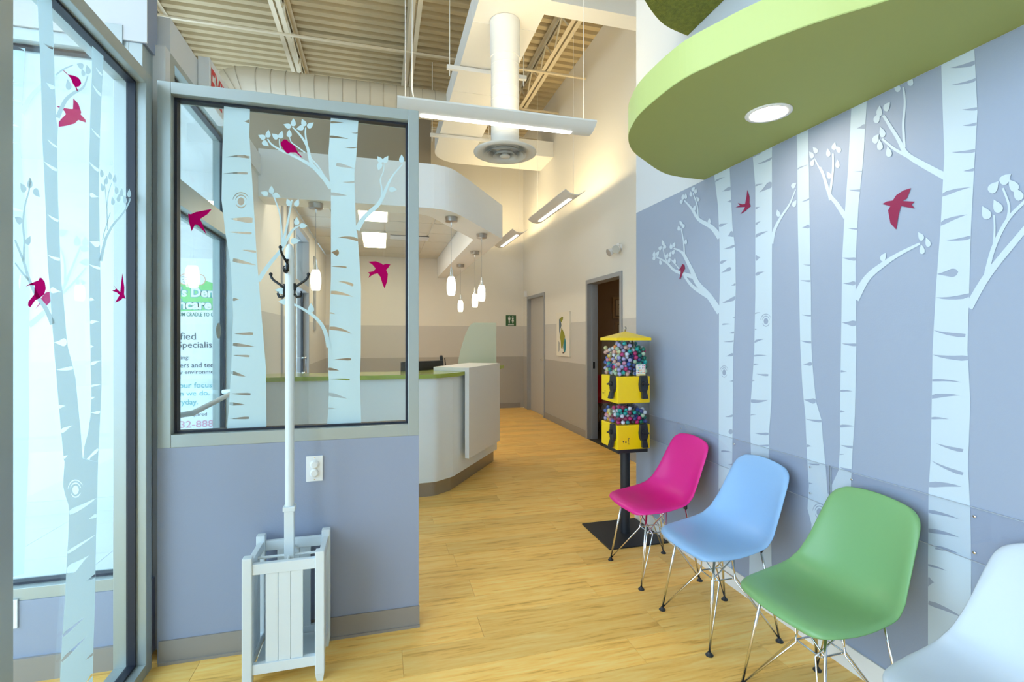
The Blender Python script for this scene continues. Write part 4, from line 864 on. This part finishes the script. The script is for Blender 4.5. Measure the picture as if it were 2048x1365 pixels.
for i, (zb, zt, lab) in enumerate(((1.71, 2.07, 'upper framed certificate on the brown wall beyond the doorway'), (1.24, 1.66, 'lower framed certificate partly hidden beyond the doorway'))):
    xa = 3.735 + 0.05 * i
    c = thing('certificate', lab, 'certificate', (xa + 0.2, 7.49, zb), group='framed certificates')
    box('frame', 'gold_frame', c, xa, xa + 0.42, 7.47, 7.498, zb, zt, b=0.004); box('mat_line', 'art_brown', c, xa + 0.045, xa + 0.375, 7.466, 7.47, zb + 0.04, zt - 0.04); box('sheet', 'paper', c, xa + 0.055, xa + 0.365, 7.463, 7.466, zb + 0.05, zt - 0.05)
    for k in range(5): box('text_line', 'art_brown', c, xa + 0.10 + 0.02 * (k % 2), xa + 0.30, 7.4622, 7.463, zt - 0.13 - k * 0.035, zt - 0.122 - k * 0.035)
# canvas on the hall wall
def cv(x, y): return onX(1095 + x / 11.37, 610 + y / 11.37, XH - 0.032)
ca, cb = cv(205, 640), cv(488, 640)
cz0, cz1 = onX(1138, 714, XH - 0.032).z, onX(1138, 623, XH - 0.032).z
cvs = thing('wall_canvas', 'white canvas with a green and teal standing animal shape on hall wall', 'picture', (XH, (ca.y + cb.y) / 2, cz0))
box('canvas', 'canvas', cvs, XH - 0.031, XH - 0.002, cb.y, ca.y, cz0, cz1)
for pts, ma in (([(285, 290), (300, 300), (320, 270), (355, 275), (350, 330), (320, 400), (300, 380), (270, 330)], 'art_green'), ([(262, 330), (285, 320), (305, 380), (318, 470), (300, 540), (285, 600), (275, 690), (265, 600), (262, 480)], 'art_slate'), ([(318, 520), (370, 620), (400, 720), (380, 800), (340, 1000), (310, 980), (300, 820), (280, 740)], 'art_green'), ([(398, 740), (420, 850), (418, 1000), (400, 1080), (370, 1060), (355, 960), (370, 840)], 'art_blue'), ([(255, 820), (270, 860), (268, 1040), (255, 1080)], 'art_slate'), ([(330, 1100), (360, 1070), (405, 1080), (360, 1110)], 'art_brown')):
    film('paint_patch', [(pts, [])], lambda x, y: cv(x, y) + Vector((-0.0005, 0, 0)), ma, cvs)
# restroom sign
p = onY(1022, 641.5, YB - 0.012); h = 0.104
rs = thing('restroom_sign', 'green square restroom sign with two white figures on back wall', 'sign', (p.x, YB, p.z))
box('panel', 'sign_green', rs, p.x - h, p.x + h, YB - 0.012, YB - 0.001, p.z - h, p.z + h, b=0.003)
for sx, fem in ((-0.036, 0), (0.036, 1)):
    x, yf = p.x + sx, YB - 0.0135
    pts = [(0.0, 0.092)] ; mb = MB()
    def disc(cx, cz_, r): mb.add([(x + cx + r * math.cos(2 * PI * k / 12), yf, p.z + cz_ + r * math.sin(2 * PI * k / 12)) for k in range(12)], [tuple(range(12))])
    def pol(L): mb.add([(x + a, yf, p.z + b) for a, b in L], [tuple(range(len(L)))])
    disc(0, 0.075, 0.012)
    if fem: pol([(-0.022, 0.055), (0.022, 0.055), (0.012, 0.02), (0.026, -0.015), (-0.026, -0.015), (-0.012, 0.02)])
    else: pol([(-0.026, 0.058), (0.026, 0.058), (0.022, 0.03), (0.013, 0.0), (-0.013, 0.0), (-0.022, 0.03)])
    pol([(-0.012, -0.002), (-0.001, -0.002), (-0.003, -0.055), (-0.009, -0.055)]); pol([(0.001, -0.002), (0.012, -0.002), (0.009, -0.055), (0.003, -0.055)])
    mb.obj('figure', 'sign_white', rs)
MB().box(p.x - 0.06, p.x + 0.06, YB - 0.0135, YB - 0.012, p.z - 0.09, p.z - 0.078).obj('tactile_line', 'sign_white', rs)
# emergency light twin heads
e = onX(1240, 500, XH)
em = thing('emergency_light', 'twin head white emergency light high on the hall wall', 'emergency light', (XH, e.y, e.z))
MB().tube([(XH - 0.001, e.y, e.z + 0.02), (XH - 0.03, e.y, e.z + 0.02)], 0.06, 20).obj('mount', 'plate_white', em, smooth='auto')
for s in (-1, 1):
    c0 = Vector((XH - 0.07, e.y + s * 0.07, e.z - 0.005 * s)); dv_ = Vector((-0.75, -0.35 + 0.3 * s, -0.4)).normalized()
    hd = MB().tube([(XH - 0.02, e.y + s * 0.02, e.z), c0, c0 + dv_ * 0.05], 0.022, 12, 0.05).obj('lamp_head', 'plate_white', em, smooth='auto')
    MB().tube([c0 + dv_ * 0.045, c0 + dv_ * 0.054], 0.046, 16).obj('reflector', 'lens_chrome', hd)
tag(box('wall_sensor', 'plate_white', None, XH - 0.05, XH - 0.001, 9.16, 9.24, 2.19, 2.30, b=0.008), 'small white sensor box in the corner above the far door', 'sensor')
# exit sign on the entry beam
ex = thing('exit_sign', 'white exit sign with red letters above the entry door', 'sign', (XG + 0.03, 3.1, 2.66))
box('housing', 'plate_white', ex, XG + 0.001, XG + 0.056, 2.94, 3.27, 2.655, 2.89, b=0.003)
text_fit('lettering', 'EXIT', 'exit_red', ex, Vector((XG + 0.0572, 2.965, 2.685)), Vector((0, 1, 0)), Vector((0, 0, 1)), 0.28, 0.165, 0.02)
# outlet on the partition
p = onY(629, 938, YP - 0.006)
ou = thing('wall_outlet', 'white outlet with child safety caps on the low partition', 'outlet', (p.x, YP, p.z))
box('plate', 'plate_white', ou, p.x - 0.036, p.x + 0.036, YP - 0.006, YP - 0.0003, p.z - 0.058, p.z + 0.058, b=0.002)
for s in (-1, 1):
    o = MB().lathe([(0.019, 0), (0.019, 0.006), (0.013, 0.011)], seg=20).obj('safety_cap', 'plate_white', None, smooth='auto'); o.parent = ou
    o.rotation_euler = (PI / 2, 0, 0); o.location = (0, -0.006, s * 0.0195)
    o = MB().lathe([(0.0025, 0), (0.002, 0.001)], seg=8).obj('screw', 'chrome', None); o.parent = ou; o.rotation_euler = (PI / 2, 0, 0); o.location = (0, -0.006, s * 0.05)
p = onY(12, 1232, YP + 0.012)
o2 = thing('wall_outlet', 'white outlet low on wall seen through the left glass screen', 'outlet', (p.x, YP + 0.02, p.z))
box('plate', 'plate_white', o2, p.x - 0.036, p.x + 0.036, YP + 0.013, YP + 0.0197, p.z - 0.058, p.z + 0.058, b=0.002)
box('socket', 'plate_white', o2, p.x - 0.016, p.x + 0.016, YP + 0.011, YP + 0.013, p.z - 0.04, p.z + 0.04, b=0.001)

# poster on the entry wall
YS = 4.690
ps = thing('wall_poster', 'white clinic poster with green logo and text behind the entry glass', 'poster', (-1.4, YS, 1.0))
a = onY(330, 515, YS); b = onY(446, 880, YS)
box('sheet', 'poster', ps, -2.05, -1.12, YS - 0.001, YS + 0.009, b.z, a.z)
box('header_strip', 'plate_white', ps, -2.05, -1.12, YS - 0.004, YS - 0.001, a.z - 0.03, a.z)
py = lambda u, v: onY(u, v, YS - 0.0015)
film('logo_shape', [(crop([(60, 640), (110, 600), (330, 590), (420, 560), (490, 560), (600, 595), (640, 700), (640, 960), (400, 965), (60, 985)], 340, 480, 6.825), [])], py, 'logo_green', ps)
film('logo_head', [(blob(369, 559, 11.5, 11.5), []), (blob(400, 560, 11.5, 11.5), [])], lambda u, v: onY(u, v, YS - 0.0018), 'logo_orange', ps)
film('logo_face', [(blob(369, 559, 9.8, 9.8), []), (blob(400, 560, 9.8, 9.8), [])], lambda u, v: onY(u, v, YS - 0.0022), 'poster', ps)
film('logo_features', [(blob(365.8, 559, 1.3, 0.8), []), (blob(372.3, 559, 1.3, 0.8), []), (strip([(366, 563.5), (369, 565), (372, 563.5)], 0.7, 0.7), []), (strip([(361, 555), (366, 553), (371, 555.5), (377, 554)], 0.7, 0.7), [])], lambda u, v: onY(u, v, YS - 0.0026), 'ink', ps)
for tx, u0, v0, u1, v1, ma, bo, out in (("'s Den", 358, 574, 428, 594, 'sign_white', 0.035, 1), ('hcare', 357, 598.7, 423, 619, 'sign_white', 0.035, 1), ('OM CRADLE TO C', 357, 625, 427, 633, 'ink_dark_green', 0.012, 0), ('ified', 356, 665.6, 391.6, 680, 'ink', 0.006, 0), ('Specialis', 355, 684, 424, 700, 'ink', 0.006, 0), ('eing:', 355, 712, 378.7, 722, 'ink', 0, 0), ('lers and tee', 357, 726, 427, 736, 'ink', 0.006, 0), ('ly environme', 357, 741, 427, 751, 'ink', 0.004, 0), ('our focus', 358, 766, 424, 777, 'ink_teal', 0.006, 0), ('in we do.', 356, 783, 419, 793, 'ink_teal', 0.006, 0), ('ryday.', 357, 799.5, 396, 814, 'ink_teal', 0.006, 0), ('als required', 357, 827, 414, 836, 'ink', 0, 0), ('32-888', 360, 843, 427, 857, 'ink_pink', 0.008, 0)):
    A = onY(u0, v1, YS - 0.003); Bp = onY(u1, v1, YS - 0.003); D = onY(u0, v0, YS - 0.003)
    text_fit('lettering', tx, ma, ps, A, Vector((1, 0, 0)), Vector((0, 0, 1)), Bp.x - A.x, D.z - A.z, bo)
    if out: text_fit('letter_outline', tx, 'ink_teal', ps, A + Vector((-0.004, 0.001, -0.004)), Vector((1, 0, 0)), Vector((0, 0, 1)), Bp.x - A.x + 0.008, D.z - A.z + 0.008, 0.11)

# =================================================================== COAT STAND WITH UMBRELLA BOX
cx, cy = -0.372, 2.262
cs = thing('coat_stand', 'white coat stand with hooks rising from a slatted umbrella box', 'coat stand', (cx, cy, 0))
hx, hy, pw = 0.152, 0.133, 0.036
for sx in (-1, 1):
    for sy in (-1, 1):
        x0, y0 = cx + sx * (hx - pw / 2), cy + sy * (hy - pw / 2)
        MB().box(x0 - pw / 2, x0 + pw / 2, y0 - pw / 2, y0 + pw / 2, 0.03, 0.53, b=0.004).obj('post', 'paint_white', cs)
        MB().add([(x0 - 0.012, y0 - 0.012, 0), (x0 + 0.012, y0 - 0.012, 0), (x0 + 0.012, y0 + 0.012, 0), (x0 - 0.012, y0 + 0.012, 0), (x0 - 0.017, y0 - 0.017, 0.032), (x0 + 0.017, y0 - 0.017, 0.032), (x0 + 0.017, y0 + 0.017, 0.032), (x0 - 0.017, y0 + 0.017, 0.032)], [(0, 3, 2, 1), (4, 5, 6, 7), (0, 1, 5, 4), (1, 2, 6, 5), (2, 3, 7, 6), (3, 0, 4, 7)]).obj('foot', 'paint_white', cs)
ix, iy = hx - pw, hy - pw
for sy in (-1, 1):
    y0 = cy + sy * (hy - pw / 2)
    for z0, z1 in ((0.065, 0.105), (0.46, 0.502)): MB().box(cx - ix, cx + ix, y0 - 0.011, y0 + 0.011, z0, z1, b=0.002).obj('rail', 'paint_white', cs)
    for k in (-1, 0, 1): MB().box(cx + k * 0.0465 - 0.0225, cx + k * 0.0465 + 0.0225, y0 - 0.005, y0 + 0.005, 0.105, 0.46, b=0.0015).obj('slat', 'paint_white', cs)
for sx in (-1, 1):
    x0 = cx + sx * (hx - pw / 2)
    for z0, z1 in ((0.065, 0.105), (0.46, 0.502)): MB().box(x0 - 0.011, x0 + 0.011, cy - iy, cy + iy, z0, z1, b=0.002).obj('rail', 'paint_white', cs)
    for k in (-1, 0, 1): MB().box(x0 - 0.005, x0 + 0.005, cy + k * 0.0465 - 0.0225, cy + k * 0.0465 + 0.0225, 0.105, 0.46, b=0.0015).obj('slat', 'paint_white', cs)
MB().box(cx - ix, cx + ix, cy - iy, cy + iy, 0.068, 0.078).obj('tray', 'paint_white', cs)
MB().tube([(cx - hx + 0.01, cy, 0.475), (cx + hx - 0.01, cy, 0.475)], 0.006, 8).obj('divider_rod', 'paint_white', cs)
MB().tube([(cx, cy - hy + 0.01, 0.475), (cx, cy + hy - 0.01, 0.475)], 0.006, 8).obj('divider_rod', 'paint_white', cs)
MB().box(cx - 0.019, cx + 0.019, cy - 0.019, cy + 0.019, 0.078, 0.665, b=0.002).obj('post_socket', 'paint_white', cs)
MB().box(cx - 0.024, cx + 0.024, cy - 0.024, cy + 0.024, 0.665, 0.685, b=0.003).obj('collar', 'paint_white', cs)
MB().lathe([(0.018, 0.685), (0.018, 1.695), (0.0165, 1.70), (0.018, 1.707), (0.0185, 1.745), (0.016, 1.775), (0.009, 1.793), (0.003, 1.797)], cx, cy, 20).obj('pole', 'paint_white', cs, smooth='auto')
def hook(ang, zb):
    d = Vector((math.cos(ang), math.sin(ang), 0)); c = Vector((cx, cy, 0))
    def P(r, z): return c + d * (0.019 + (r - 0.019) * 0.66) + Vector((0, 0, zb + z * 0.72))
    h = MB().tube([P(0.019, 0.005), P(0.021, 0.04), P(0.019, 0.075)], 0.007, 8).obj('hook', 'dark_metal', cs, smooth=True)
    MB().tube([P(0.02, 0.05), P(0.045, 0.068), P(0.085, 0.095), P(0.10, 0.112), P(0.104, 0.128)], 0.0052, 8).obj('upper_prong', 'dark_metal', h, smooth=True)
    MB().lathe([(0.003, -0.008), (0.0075, -0.002), (0.0075, 0.003), (0.003, 0.008)], *(P(0.104, 0).xy), 10).obj('tip', 'dark_metal', h, smooth=True).data.transform(Matrix.Translation((0, 0, zb + 0.094)))
    MB().tube([P(0.019, 0.012), P(0.035, -0.005), P(0.055, 0.0), P(0.062, 0.018), P(0.060, 0.03)], 0.0055, 8).obj('lower_prong', 'dark_metal', h, smooth=True)
hook(math.radians(175), 1.572); hook(math.radians(-5), 1.575); hook(math.radians(-108), 1.675); hook(math.radians(99), 1.675)

# =================================================================== SHELL CHAIRS ON WIRE BASES
def lerp_tab(tab, s):
    for i in range(len(tab) - 1):
        if s <= tab[i + 1][0]:
            a, b = tab[i], tab[i + 1]; t = (s - a[0]) / (b[0] - a[0]); t = t * t * (3 - 2 * t) if len(a) == 2 else t
            return [a[k] + (b[k] - a[k]) * t for k in range(1, len(a))]
    return list(tab[-1][1:])
def shell_mesh():
    prof = spline([(0.234, 0.412), (0.224, 0.429), (0.185, 0.438), (0.10, 0.434), (0.0, 0.424), (-0.085, 0.424), (-0.140, 0.446), (-0.178, 0.495), (-0.206, 0.57), (-0.232, 0.665), (-0.250, 0.738), (-0.261, 0.773), (-0.268, 0.785)], 3)
    # arc length
    L = [0]
    for i in range(1, len(prof)): L.append(L[-1] + math.dist(prof[i], prof[i - 1]))
    NS, NT = 36, 26; tot = L[-1]
    wid = [(0.0, 0.105), (0.02, 0.148), (0.06, 0.188), (0.12, 0.213), (0.20, 0.226), (0.28, 0.232), (0.42, 0.232), (0.55, 0.222), (0.70, 0.205), (0.85, 0.192), (0.92, 0.184), (0.96, 0.172), (0.985, 0.155), (1.0, 0.130)]
    lift = [(0.0, -0.020), (0.08, -0.012), (0.22, 0.006), (0.36, 0.035), (0.50, 0.062), (0.62, 0.060), (0.80, 0.036), (0.92, 0.016), (1.0, 0.0)]
    vs, fs = [], []
    for i in range(NS + 1):
        s = i / NS; l = s * tot
        k = max(j for j in range(len(L)) if L[j] <= l + 1e-9); k = min(k, len(prof) - 2)
        t = (l - L[k]) / (L[k + 1] - L[k]); p = Vector(prof[k]).lerp(Vector(prof[k + 1]), t)
        tg = (Vector(prof[min(k + 2, len(prof) - 1)]) - Vector(prof[max(k - 1, 0)])).normalized()
        nr = Vector((tg.y, -tg.x))          # points up on the seat, forward on the back
        if nr.y < 0 and s < 0.3: nr = -nr
        w = lerp_tab([(a, b, 0) for a, b in wid], s)[0]; e = lerp_tab([(a, b, 0) for a, b in lift], s)[0]
        for j in range(NT + 1):
            q = -1 + 2 * j / NT; a = abs(q)
            off = e * a ** 2.6 - 0.012 * max(0, (a - 0.88) / 0.12) ** 2
            pp = p + nr * off
            crown = max(0, (s - 0.86) / 0.14) ** 2 * 0.016 * (1 - a ** 2)
            vs.append((pp.x, q * w, pp.y + crown))
    for i in range(NS):
        for j in range(NT): fs.append((i * (NT + 1) + j, i * (NT + 1) + j + 1, (i + 1) * (NT + 1) + j + 1, (i + 1) * (NT + 1) + j))
    return vs, fs
SV, SF = shell_mesh()
def make_chair(label, m, loc, rz, group='moulded shell chairs along the mural'):
    t = thing('shell_chair', label, 'chair', (loc[0], loc[1], 0), rz, group)
    o = MB().add(SV, SF).obj('seat_shell', m, None, smooth=True); o.parent = t
    md = o.modifiers.new('thick', 'SOLIDIFY'); md.thickness = 0.006; md.offset = 0
    md = o.modifiers.new('sub', 'SUBSURF'); md.levels = 1; md.render_levels = 1
    for sx in (1, -1):
        for sy in (1, -1):
            f = Vector((0.187 * sx, 0.187 * sy, 0.012))
            local(MB().tube([f, (0.125 * sx, 0.140 * sy, 0.412)], 0.0055, 8), 'leg', 'chrome', t, smooth=True)
            nd = Vector((0.055 * sx, 0.055 * sy, 0.245))
            local(MB().tube([f, nd + Vector((0.012 * sx, -0.012 * sy, 0)), (-0.03 * sx, 0.125 * sy, 0.414)], 0.0035, 6), 'brace_rod', 'chrome', t, smooth=True)
            local(MB().tube([f, nd + Vector((-0.012 * sx, 0.012 * sy, 0)), (0.115 * sx, -0.035 * sy, 0.414)], 0.0035, 6), 'brace_rod', 'chrome', t, smooth=True)
            local(MB().lathe([(0.017, 0.0), (0.017, 0.004), (0.010, 0.010), (0.007, 0.016)], f.x, f.y, 12), 'glide', 'black_plastic', t, smooth='auto')
            local(MB().lathe([(0.012, 0.405), (0.012, 0.424)], 0.125 * sx, 0.140 * sy, 10), 'mount', 'black_plastic', t)
    n = [(0.055, 0.055), (-0.055, 0.055), (-0.055, -0.055), (0.055, -0.055)]
    for i in range(4):
        a, b = n[i], n[(i + 1) % 4]
        local(MB().tube([(a[0], a[1], 0.247), (b[0], b[1], 0.247)], 0.0035, 6), 'cross_rod', 'chrome', t)
    return t
for lab, m, y in (('magenta shell chair on chrome wire legs beside the vending machine', 'pink_shell', 2.635), ('sky blue shell chair on chrome wire legs', 'blue_shell', 2.050), ('green shell chair on chrome wire legs', 'green_shell', 1.475), ('white shell chair cut off at the lower right corner', 'white_shell', 0.90)):
    make_chair(lab, m, (1.585, y), PI)
make_chair('red shell chair glimpsed through the open doorway', 'red_shell', (3.36, 6.98), -PI / 2, None)

# =================================================================== TOY VENDING MACHINE
gx, gy, hw_ = 1.688, 3.18, 0.125
gm = thing('vending_machine', 'yellow two tier bouncy ball vending machine on black post', 'vending machine', (gx, gy, 0))
MB().box(1.455, 1.892, 2.95, 3.41, 0, 0.010, b=0.002).obj('base_plate', 'black_paint', gm)
MB().lathe([(0.034, 0.010), (0.034, 0.60)], gx, gy, 20).obj('post', 'black_paint', gm, smooth='auto')
MB().box(gx - 0.115, gx + 0.115, gy - 0.115, gy + 0.115, 0.60, 0.627, b=0.006).obj('tray', 'black_plastic', gm)
def tier(z0, z1, z2):
    bd_ = MB().box(gx - hw_, gx + hw_, gy - hw_, gy + hw_, z0, z1, b=0.006).obj('body', 'yellow', gm)
    bn = thing('bin', None, None); bn.parent = gm
    e = 0.121; th = 0.003
    for (a, b, c, d) in ((-e, e, -e, -e + th), (-e, e, e - th, e), (-e, -e + th, -e + th, e - th), (e - th, e, -e + th, e - th)):
        box('side_pane', 'clear_plastic', bn, gx + a, gx + b, gy + c, gy + d, z1, z2)
    for (a, b, c, d) in ((-0.0015, 0.0015, -e + th, e - th), (-e + th, -0.002, -0.0015, 0.0015), (0.002, e - th, -0.0015, 0.0015)):
        box('divider', 'clear_plastic', bn, gx + a, gx + b, gy + c, gy + d, z1, z2 - 0.002)
    for (sx, sy) in ((-1, -1), (1, -1), (-1, 1), (1, 1)): box('corner_strip', 'clear_plastic', bn, gx + sx * e - 0.003, gx + sx * e + 0.003, gy + sy * e - 0.003, gy + sy * e + 0.003, z1, z2)
    return bd_, bn
lo_body, lo_bin = tier(0.627, 0.795, 0.945)
up_body, up_bin = tier(0.945, 1.130, 1.380)
rf = MB(); e = 0.131
rf.box(gx - e, gx + e, gy - e, gy + e, 1.378, 1.396)
rf.add([(gx - e, gy - e, 1.396), (gx + e, gy - e, 1.396), (gx + e, gy + e, 1.396), (gx - e, gy + e, 1.396), (gx, gy, 1.442)], [(0, 1, 4), (1, 2, 4), (2, 3, 4), (3, 0, 4), (0, 3, 2, 1)])
rf.obj('roof', 'yellow', gm)
MB().lathe([(0.004, 1.44), (0.006, 1.452), (0.010, 1.462), (0.010, 1.470), (0.004, 1.476)], gx, gy, 12).obj('lock_knob', 'nickel', gm, smooth=True)
def dispenser(face, off, zt):
    def P(a, d, z):   # a along the face, d outwards
        return (gx - hw_ - d, gy + a, z) if face == 'x' else (gx + a, gy - hw_ - d, z)
    prof_ = [(-0.028, 0.0), (-0.032, -0.03), (-0.036, -0.06), (-0.033, -0.09), (-0.024, -0.112), (-0.02, -0.155), (0.02, -0.155), (0.024, -0.112), (0.033, -0.09), (0.036, -0.06), (0.032, -0.03), (0.028, 0.0)]
    prof_ = prof_[:5] + [(-0.017, -0.116), (0.017, -0.116)] + prof_[7:]
    n = len(prof_); mb = MB()
    tri = tessellate_polygon([[Vector((a, b, 0)) for a, b in prof_]])
    mb.add([P(off + a, 0.0005, zt + b) for a, b in prof_] + [P(off + a * 0.85, 0.020, zt + b * 0.97 - 0.002) for a, b in prof_], [tuple(t) for t in tri] + [tuple(i + n for i in t) for t in tri] + [(i, (i + 1) % n, n + (i + 1) % n, n + i) for i in range(n)])
    d = mb.obj('dispenser', 'black_plastic', gm)
    mb = MB(); vs = []
    for dd in (0.004, 0.026):
        for (a, b) in ((-0.016, -0.110), (0.016, -0.110), (0.022, -0.158), (-0.022, -0.158)): vs.append(P(off + a, dd if b > -0.15 else dd + 0.012, zt + b))
    mb.add(vs, [(0, 1, 2, 3), (4, 5, 6, 7), (0, 1, 5, 4), (1, 2, 6, 5), (2, 3, 7, 6), (3, 0, 4, 7)]); mb.obj('chute_door', 'black_plastic', d)
    MB().tube([P(off, 0.018, zt - 0.055), P(off, 0.034, zt - 0.055)], 0.017, 14).obj('crank_hub', 'black_plastic', d)
    MB().tube([P(off - 0.024, 0.038, zt - 0.050), P(off + 0.024, 0.038, zt - 0.060)], 0.0065, 8).obj('crank_handle', 'black_plastic', d)
for zt in (1.135, 0.800):
    dispenser('x', -0.075, zt); dispenser('y', 0.070, zt)
# printed black mark on each yellow tier
def mark(face, a0, z0, s):
    def P(a, b): return (gx - hw_ - 0.0006, gy + a0 - a * s, z0 + b * s) if face == 'x' else (gx + a0 + a * s, gy - hw_ - 0.0006, z0 + b * s)
    mb = MB()
    for L in ([(0, 0.9), (0.5, 1.0), (0.55, 0.6), (0.3, 0.1), (0.2, 0.1), (0.3, 0.6), (0.05, 0.65)], [(0.1, 0.85), (0.25, 0.8), (0.2, 0.4), (0.1, 0.45)], [(0.8, 0.75), (1.1, 0.9), (1.15, 0.7), (0.95, 0.6)], [(0.85, 0.45), (1.2, 0.5), (1.3, 0.2), (0.9, 0.15)], [(1.2, 0.95), (1.45, 0.9), (1.4, 0.55), (1.25, 0.6)], [(1.35, 0.4), (1.5, 0.4), (1.5, 0.15), (1.38, 0.15)], [(2.05, 1.35), (2.25, 1.35), (2.2, -0.1), (2.1, -0.1)], [(1.8, 1.0), (2.05, 1.35), (2.05, 1.15), (1.9, 0.9)], [(1.8, -0.3), (2.5, -0.3), (2.4, -0.1), (1.9, -0.1)], [(1.85, 1.75), (2.5, 1.7), (2.45, 1.45), (1.95, 1.5)]):
        mb.add([P(a, b) for a, b in L], [tuple(range(len(L)))])
    mb.obj('print_mark', 'art_brown', lo_body if z0 < 0.9 else up_body)
mark('y', -0.085, 0.670, 0.021); mark('x', 0.105, 0.985, 0.019)
# price card
cd = MB().box(gx + 0.018, gx + 0.088, gy - hw_ - 0.002, gy - hw_ + 0.002, 1.142, 1.212).obj('price_card', 'sign_white', up_bin)
mat('card_tab', (0.75, 0.62, 0.25), 0.6)
MB().box(gx + 0.018, gx + 0.088, gy - hw_ - 0.003, gy - hw_ - 0.0015, 1.132, 1.146).obj('card_strip', 'card_tab', up_bin)
BC = {'royal blue': (0.05, 0.14, 0.50), 'navy': (0.05, 0.06, 0.22), 'turquoise': (0.0, 0.40, 0.34), 'dark green': (0.0, 0.18, 0.11), 'orange': (0.90, 0.28, 0.06), 'pale yellow': (0.78, 0.74, 0.34), 'golden yellow': (0.90, 0.50, 0.03), 'magenta': (0.60, 0.02, 0.16), 'pink': (0.80, 0.32, 0.42), 'salmon': (0.80, 0.46, 0.36), 'lilac': (0.48, 0.42, 0.66), 'white': (0.78, 0.80, 0.84), 'pale green': (0.52, 0.66, 0.42), 'dark red': (0.28, 0.02, 0.07)}
for k, c in BC.items(): mat('ball_' + k.replace(' ', '_'), c, 0.3, coat=0.3)
cols = list(BC)
for r_ in range(4):
    for c_ in range(6):
        x0 = gx + 0.0235 + c_ * 0.0108; z0 = 1.152 + r_ * 0.0155
        MB().add([(x0 + 0.0038 * math.cos(k * PI / 4), gy - hw_ - 0.0024, z0 + 0.0045 + 0.0045 * math.sin(k * PI / 4)) for k in range(8)], [tuple(range(8))]).obj('card_dot', 'ball_' + random.choice(cols).replace(' ', '_'), cd)
RB = 0.0152
ico = bmesh.new(); bmesh.ops.create_icosphere(ico, subdivisions=2, radius=RB)
bmes = {}
for k in cols:
    me = bpy.data.meshes.new('bouncy_ball'); ico.to_mesh(me); me.materials.append(M['ball_' + k.replace(' ', '_')])
    for p_ in me.polygons: p_.use_smooth = True
    bmes[k] = me
def fill(zb, zfull, tname, single):
    """balls settle in each quarter of the bin; the outer ones seen through the two near panes are single things"""
    ref = bmesh.new(); bmesh.ops.create_icosphere(ref, subdivisions=1, radius=RB)
    rv = [v.co.copy() for v in ref.verts]; rfz = [[v.index for v in f.verts] for f in ref.faces]; ref.free()
    allb = []
    for qx in (0, 1):
        for qy in (0, 1):
            x0, x1 = (gx - 0.117 + RB, gx - 0.003 - RB) if qx == 0 else (gx + 0.003 + RB, gx + 0.117 - RB)
            y0, y1 = (gy - 0.117 + RB, gy - 0.003 - RB) if qy == 0 else (gy + 0.003 + RB, gy + 0.117 - RB)
            top = zfull - (0.03 if qx + qy == 1 else 0.0)
            here = []
            while len(here) < 230:
                best = None
                for _ in range(26):
                    x, y = random.uniform(x0, x1), random.uniform(y0, y1)
                    if random.random() < 0.3: x = random.choice((x0, x1))
                    if random.random() < 0.3: y = random.choice((y0, y1))
                    z = zb + RB
                    for (a, b, c) in here:
                        d2 = (a - x) ** 2 + (b - y) ** 2
                        if d2 < 4 * RB * RB: z = max(z, c + math.sqrt(4 * RB * RB - d2))
                    if best is None or z < best[2]: best = (x, y, z)
                if best[2] > top - RB: break
                here.append(best)
            for (x, y, z) in here: allb.append((min(x - (gx - 0.117), y - (gy - 0.117)), x, y, z, qx, qy))
    allb.sort(key=lambda t: t[0])
    deep = MB(); seen = {}
    for n_, (dist, x, y, z, qx, qy) in enumerate(allb):
        if n_ < single:
            if qy == 0 and qx == 1: pool = ['royal blue', 'dark green', 'magenta', 'white', 'navy', 'pale green', 'turquoise', 'dark green']
            elif tname == 'lower' and qx == 0 and qy == 0: pool = ['magenta', 'dark red', 'white', 'turquoise', 'royal blue', 'dark red']
            elif qy == 1: pool = ['salmon', 'pink', 'pale yellow', 'turquoise', 'orange', 'royal blue', 'lilac', 'white', 'golden yellow']
            else: pool = ['lilac', 'royal blue', 'pale yellow', 'salmon', 'turquoise', 'orange', 'pink', 'white', 'pale green', 'navy', 'lilac', 'magenta']
            left = (x - (gx - 0.117)) < (y - (gy - 0.117))
            side = 'left pane' if left else 'front pane'
            k = int((z - zb) / (2 * RB)); c = int(((y - gy + 0.117) if left else (x - gx + 0.117)) / (2.05 * RB))
            for _ in range(40):
                col = random.choice(pool if _ < 25 else cols)
                if (col, side, k, c) not in seen: break
            seen[(col, side, k, c)] = 1
            o = bpy.data.objects.new('bouncy_ball', bmes[col]); C.objects.link(o)
            o.location = (x, y, z); o.rotation_euler = (random.random() * 6, random.random() * 6, 0)
            tag(o, '%s bouncy ball, %s bin, %s, %s row up, %s across from corner' % (col, tname, side, ORD[k], ORD[c]), 'ball', 'bouncy balls in the %s bin' % tname)
        else:
            n0 = len(deep.v); deep.v += [(x + p_.x, y + p_.y, z + p_.z) for p_ in rv]; deep.f += [tuple(a + n0 for a in f) for f in rfz]
    o = deep.obj('inner_balls', 'ball_lilac', None, smooth=True)
    for k in cols: o.data.materials.append(M['ball_' + k.replace(' ', '_')])
    nf = len(rfz); cc = 0
    for i, p_ in enumerate(o.data.polygons):
        if i % nf == 0: cc = random.randrange(len(cols))
        p_.material_index = cc
    tag(o, 'mixed bouncy balls deeper inside the %s bin' % tname, 'balls', kind='stuff')
ORD = ('lowest', 'second', 'third', 'fourth', 'fifth', 'sixth', 'seventh', 'eighth', 'ninth', 'tenth', 'eleventh')
fill(1.1305, 1.376, 'upper', 190); fill(0.7955, 0.936, 'lower', 90)
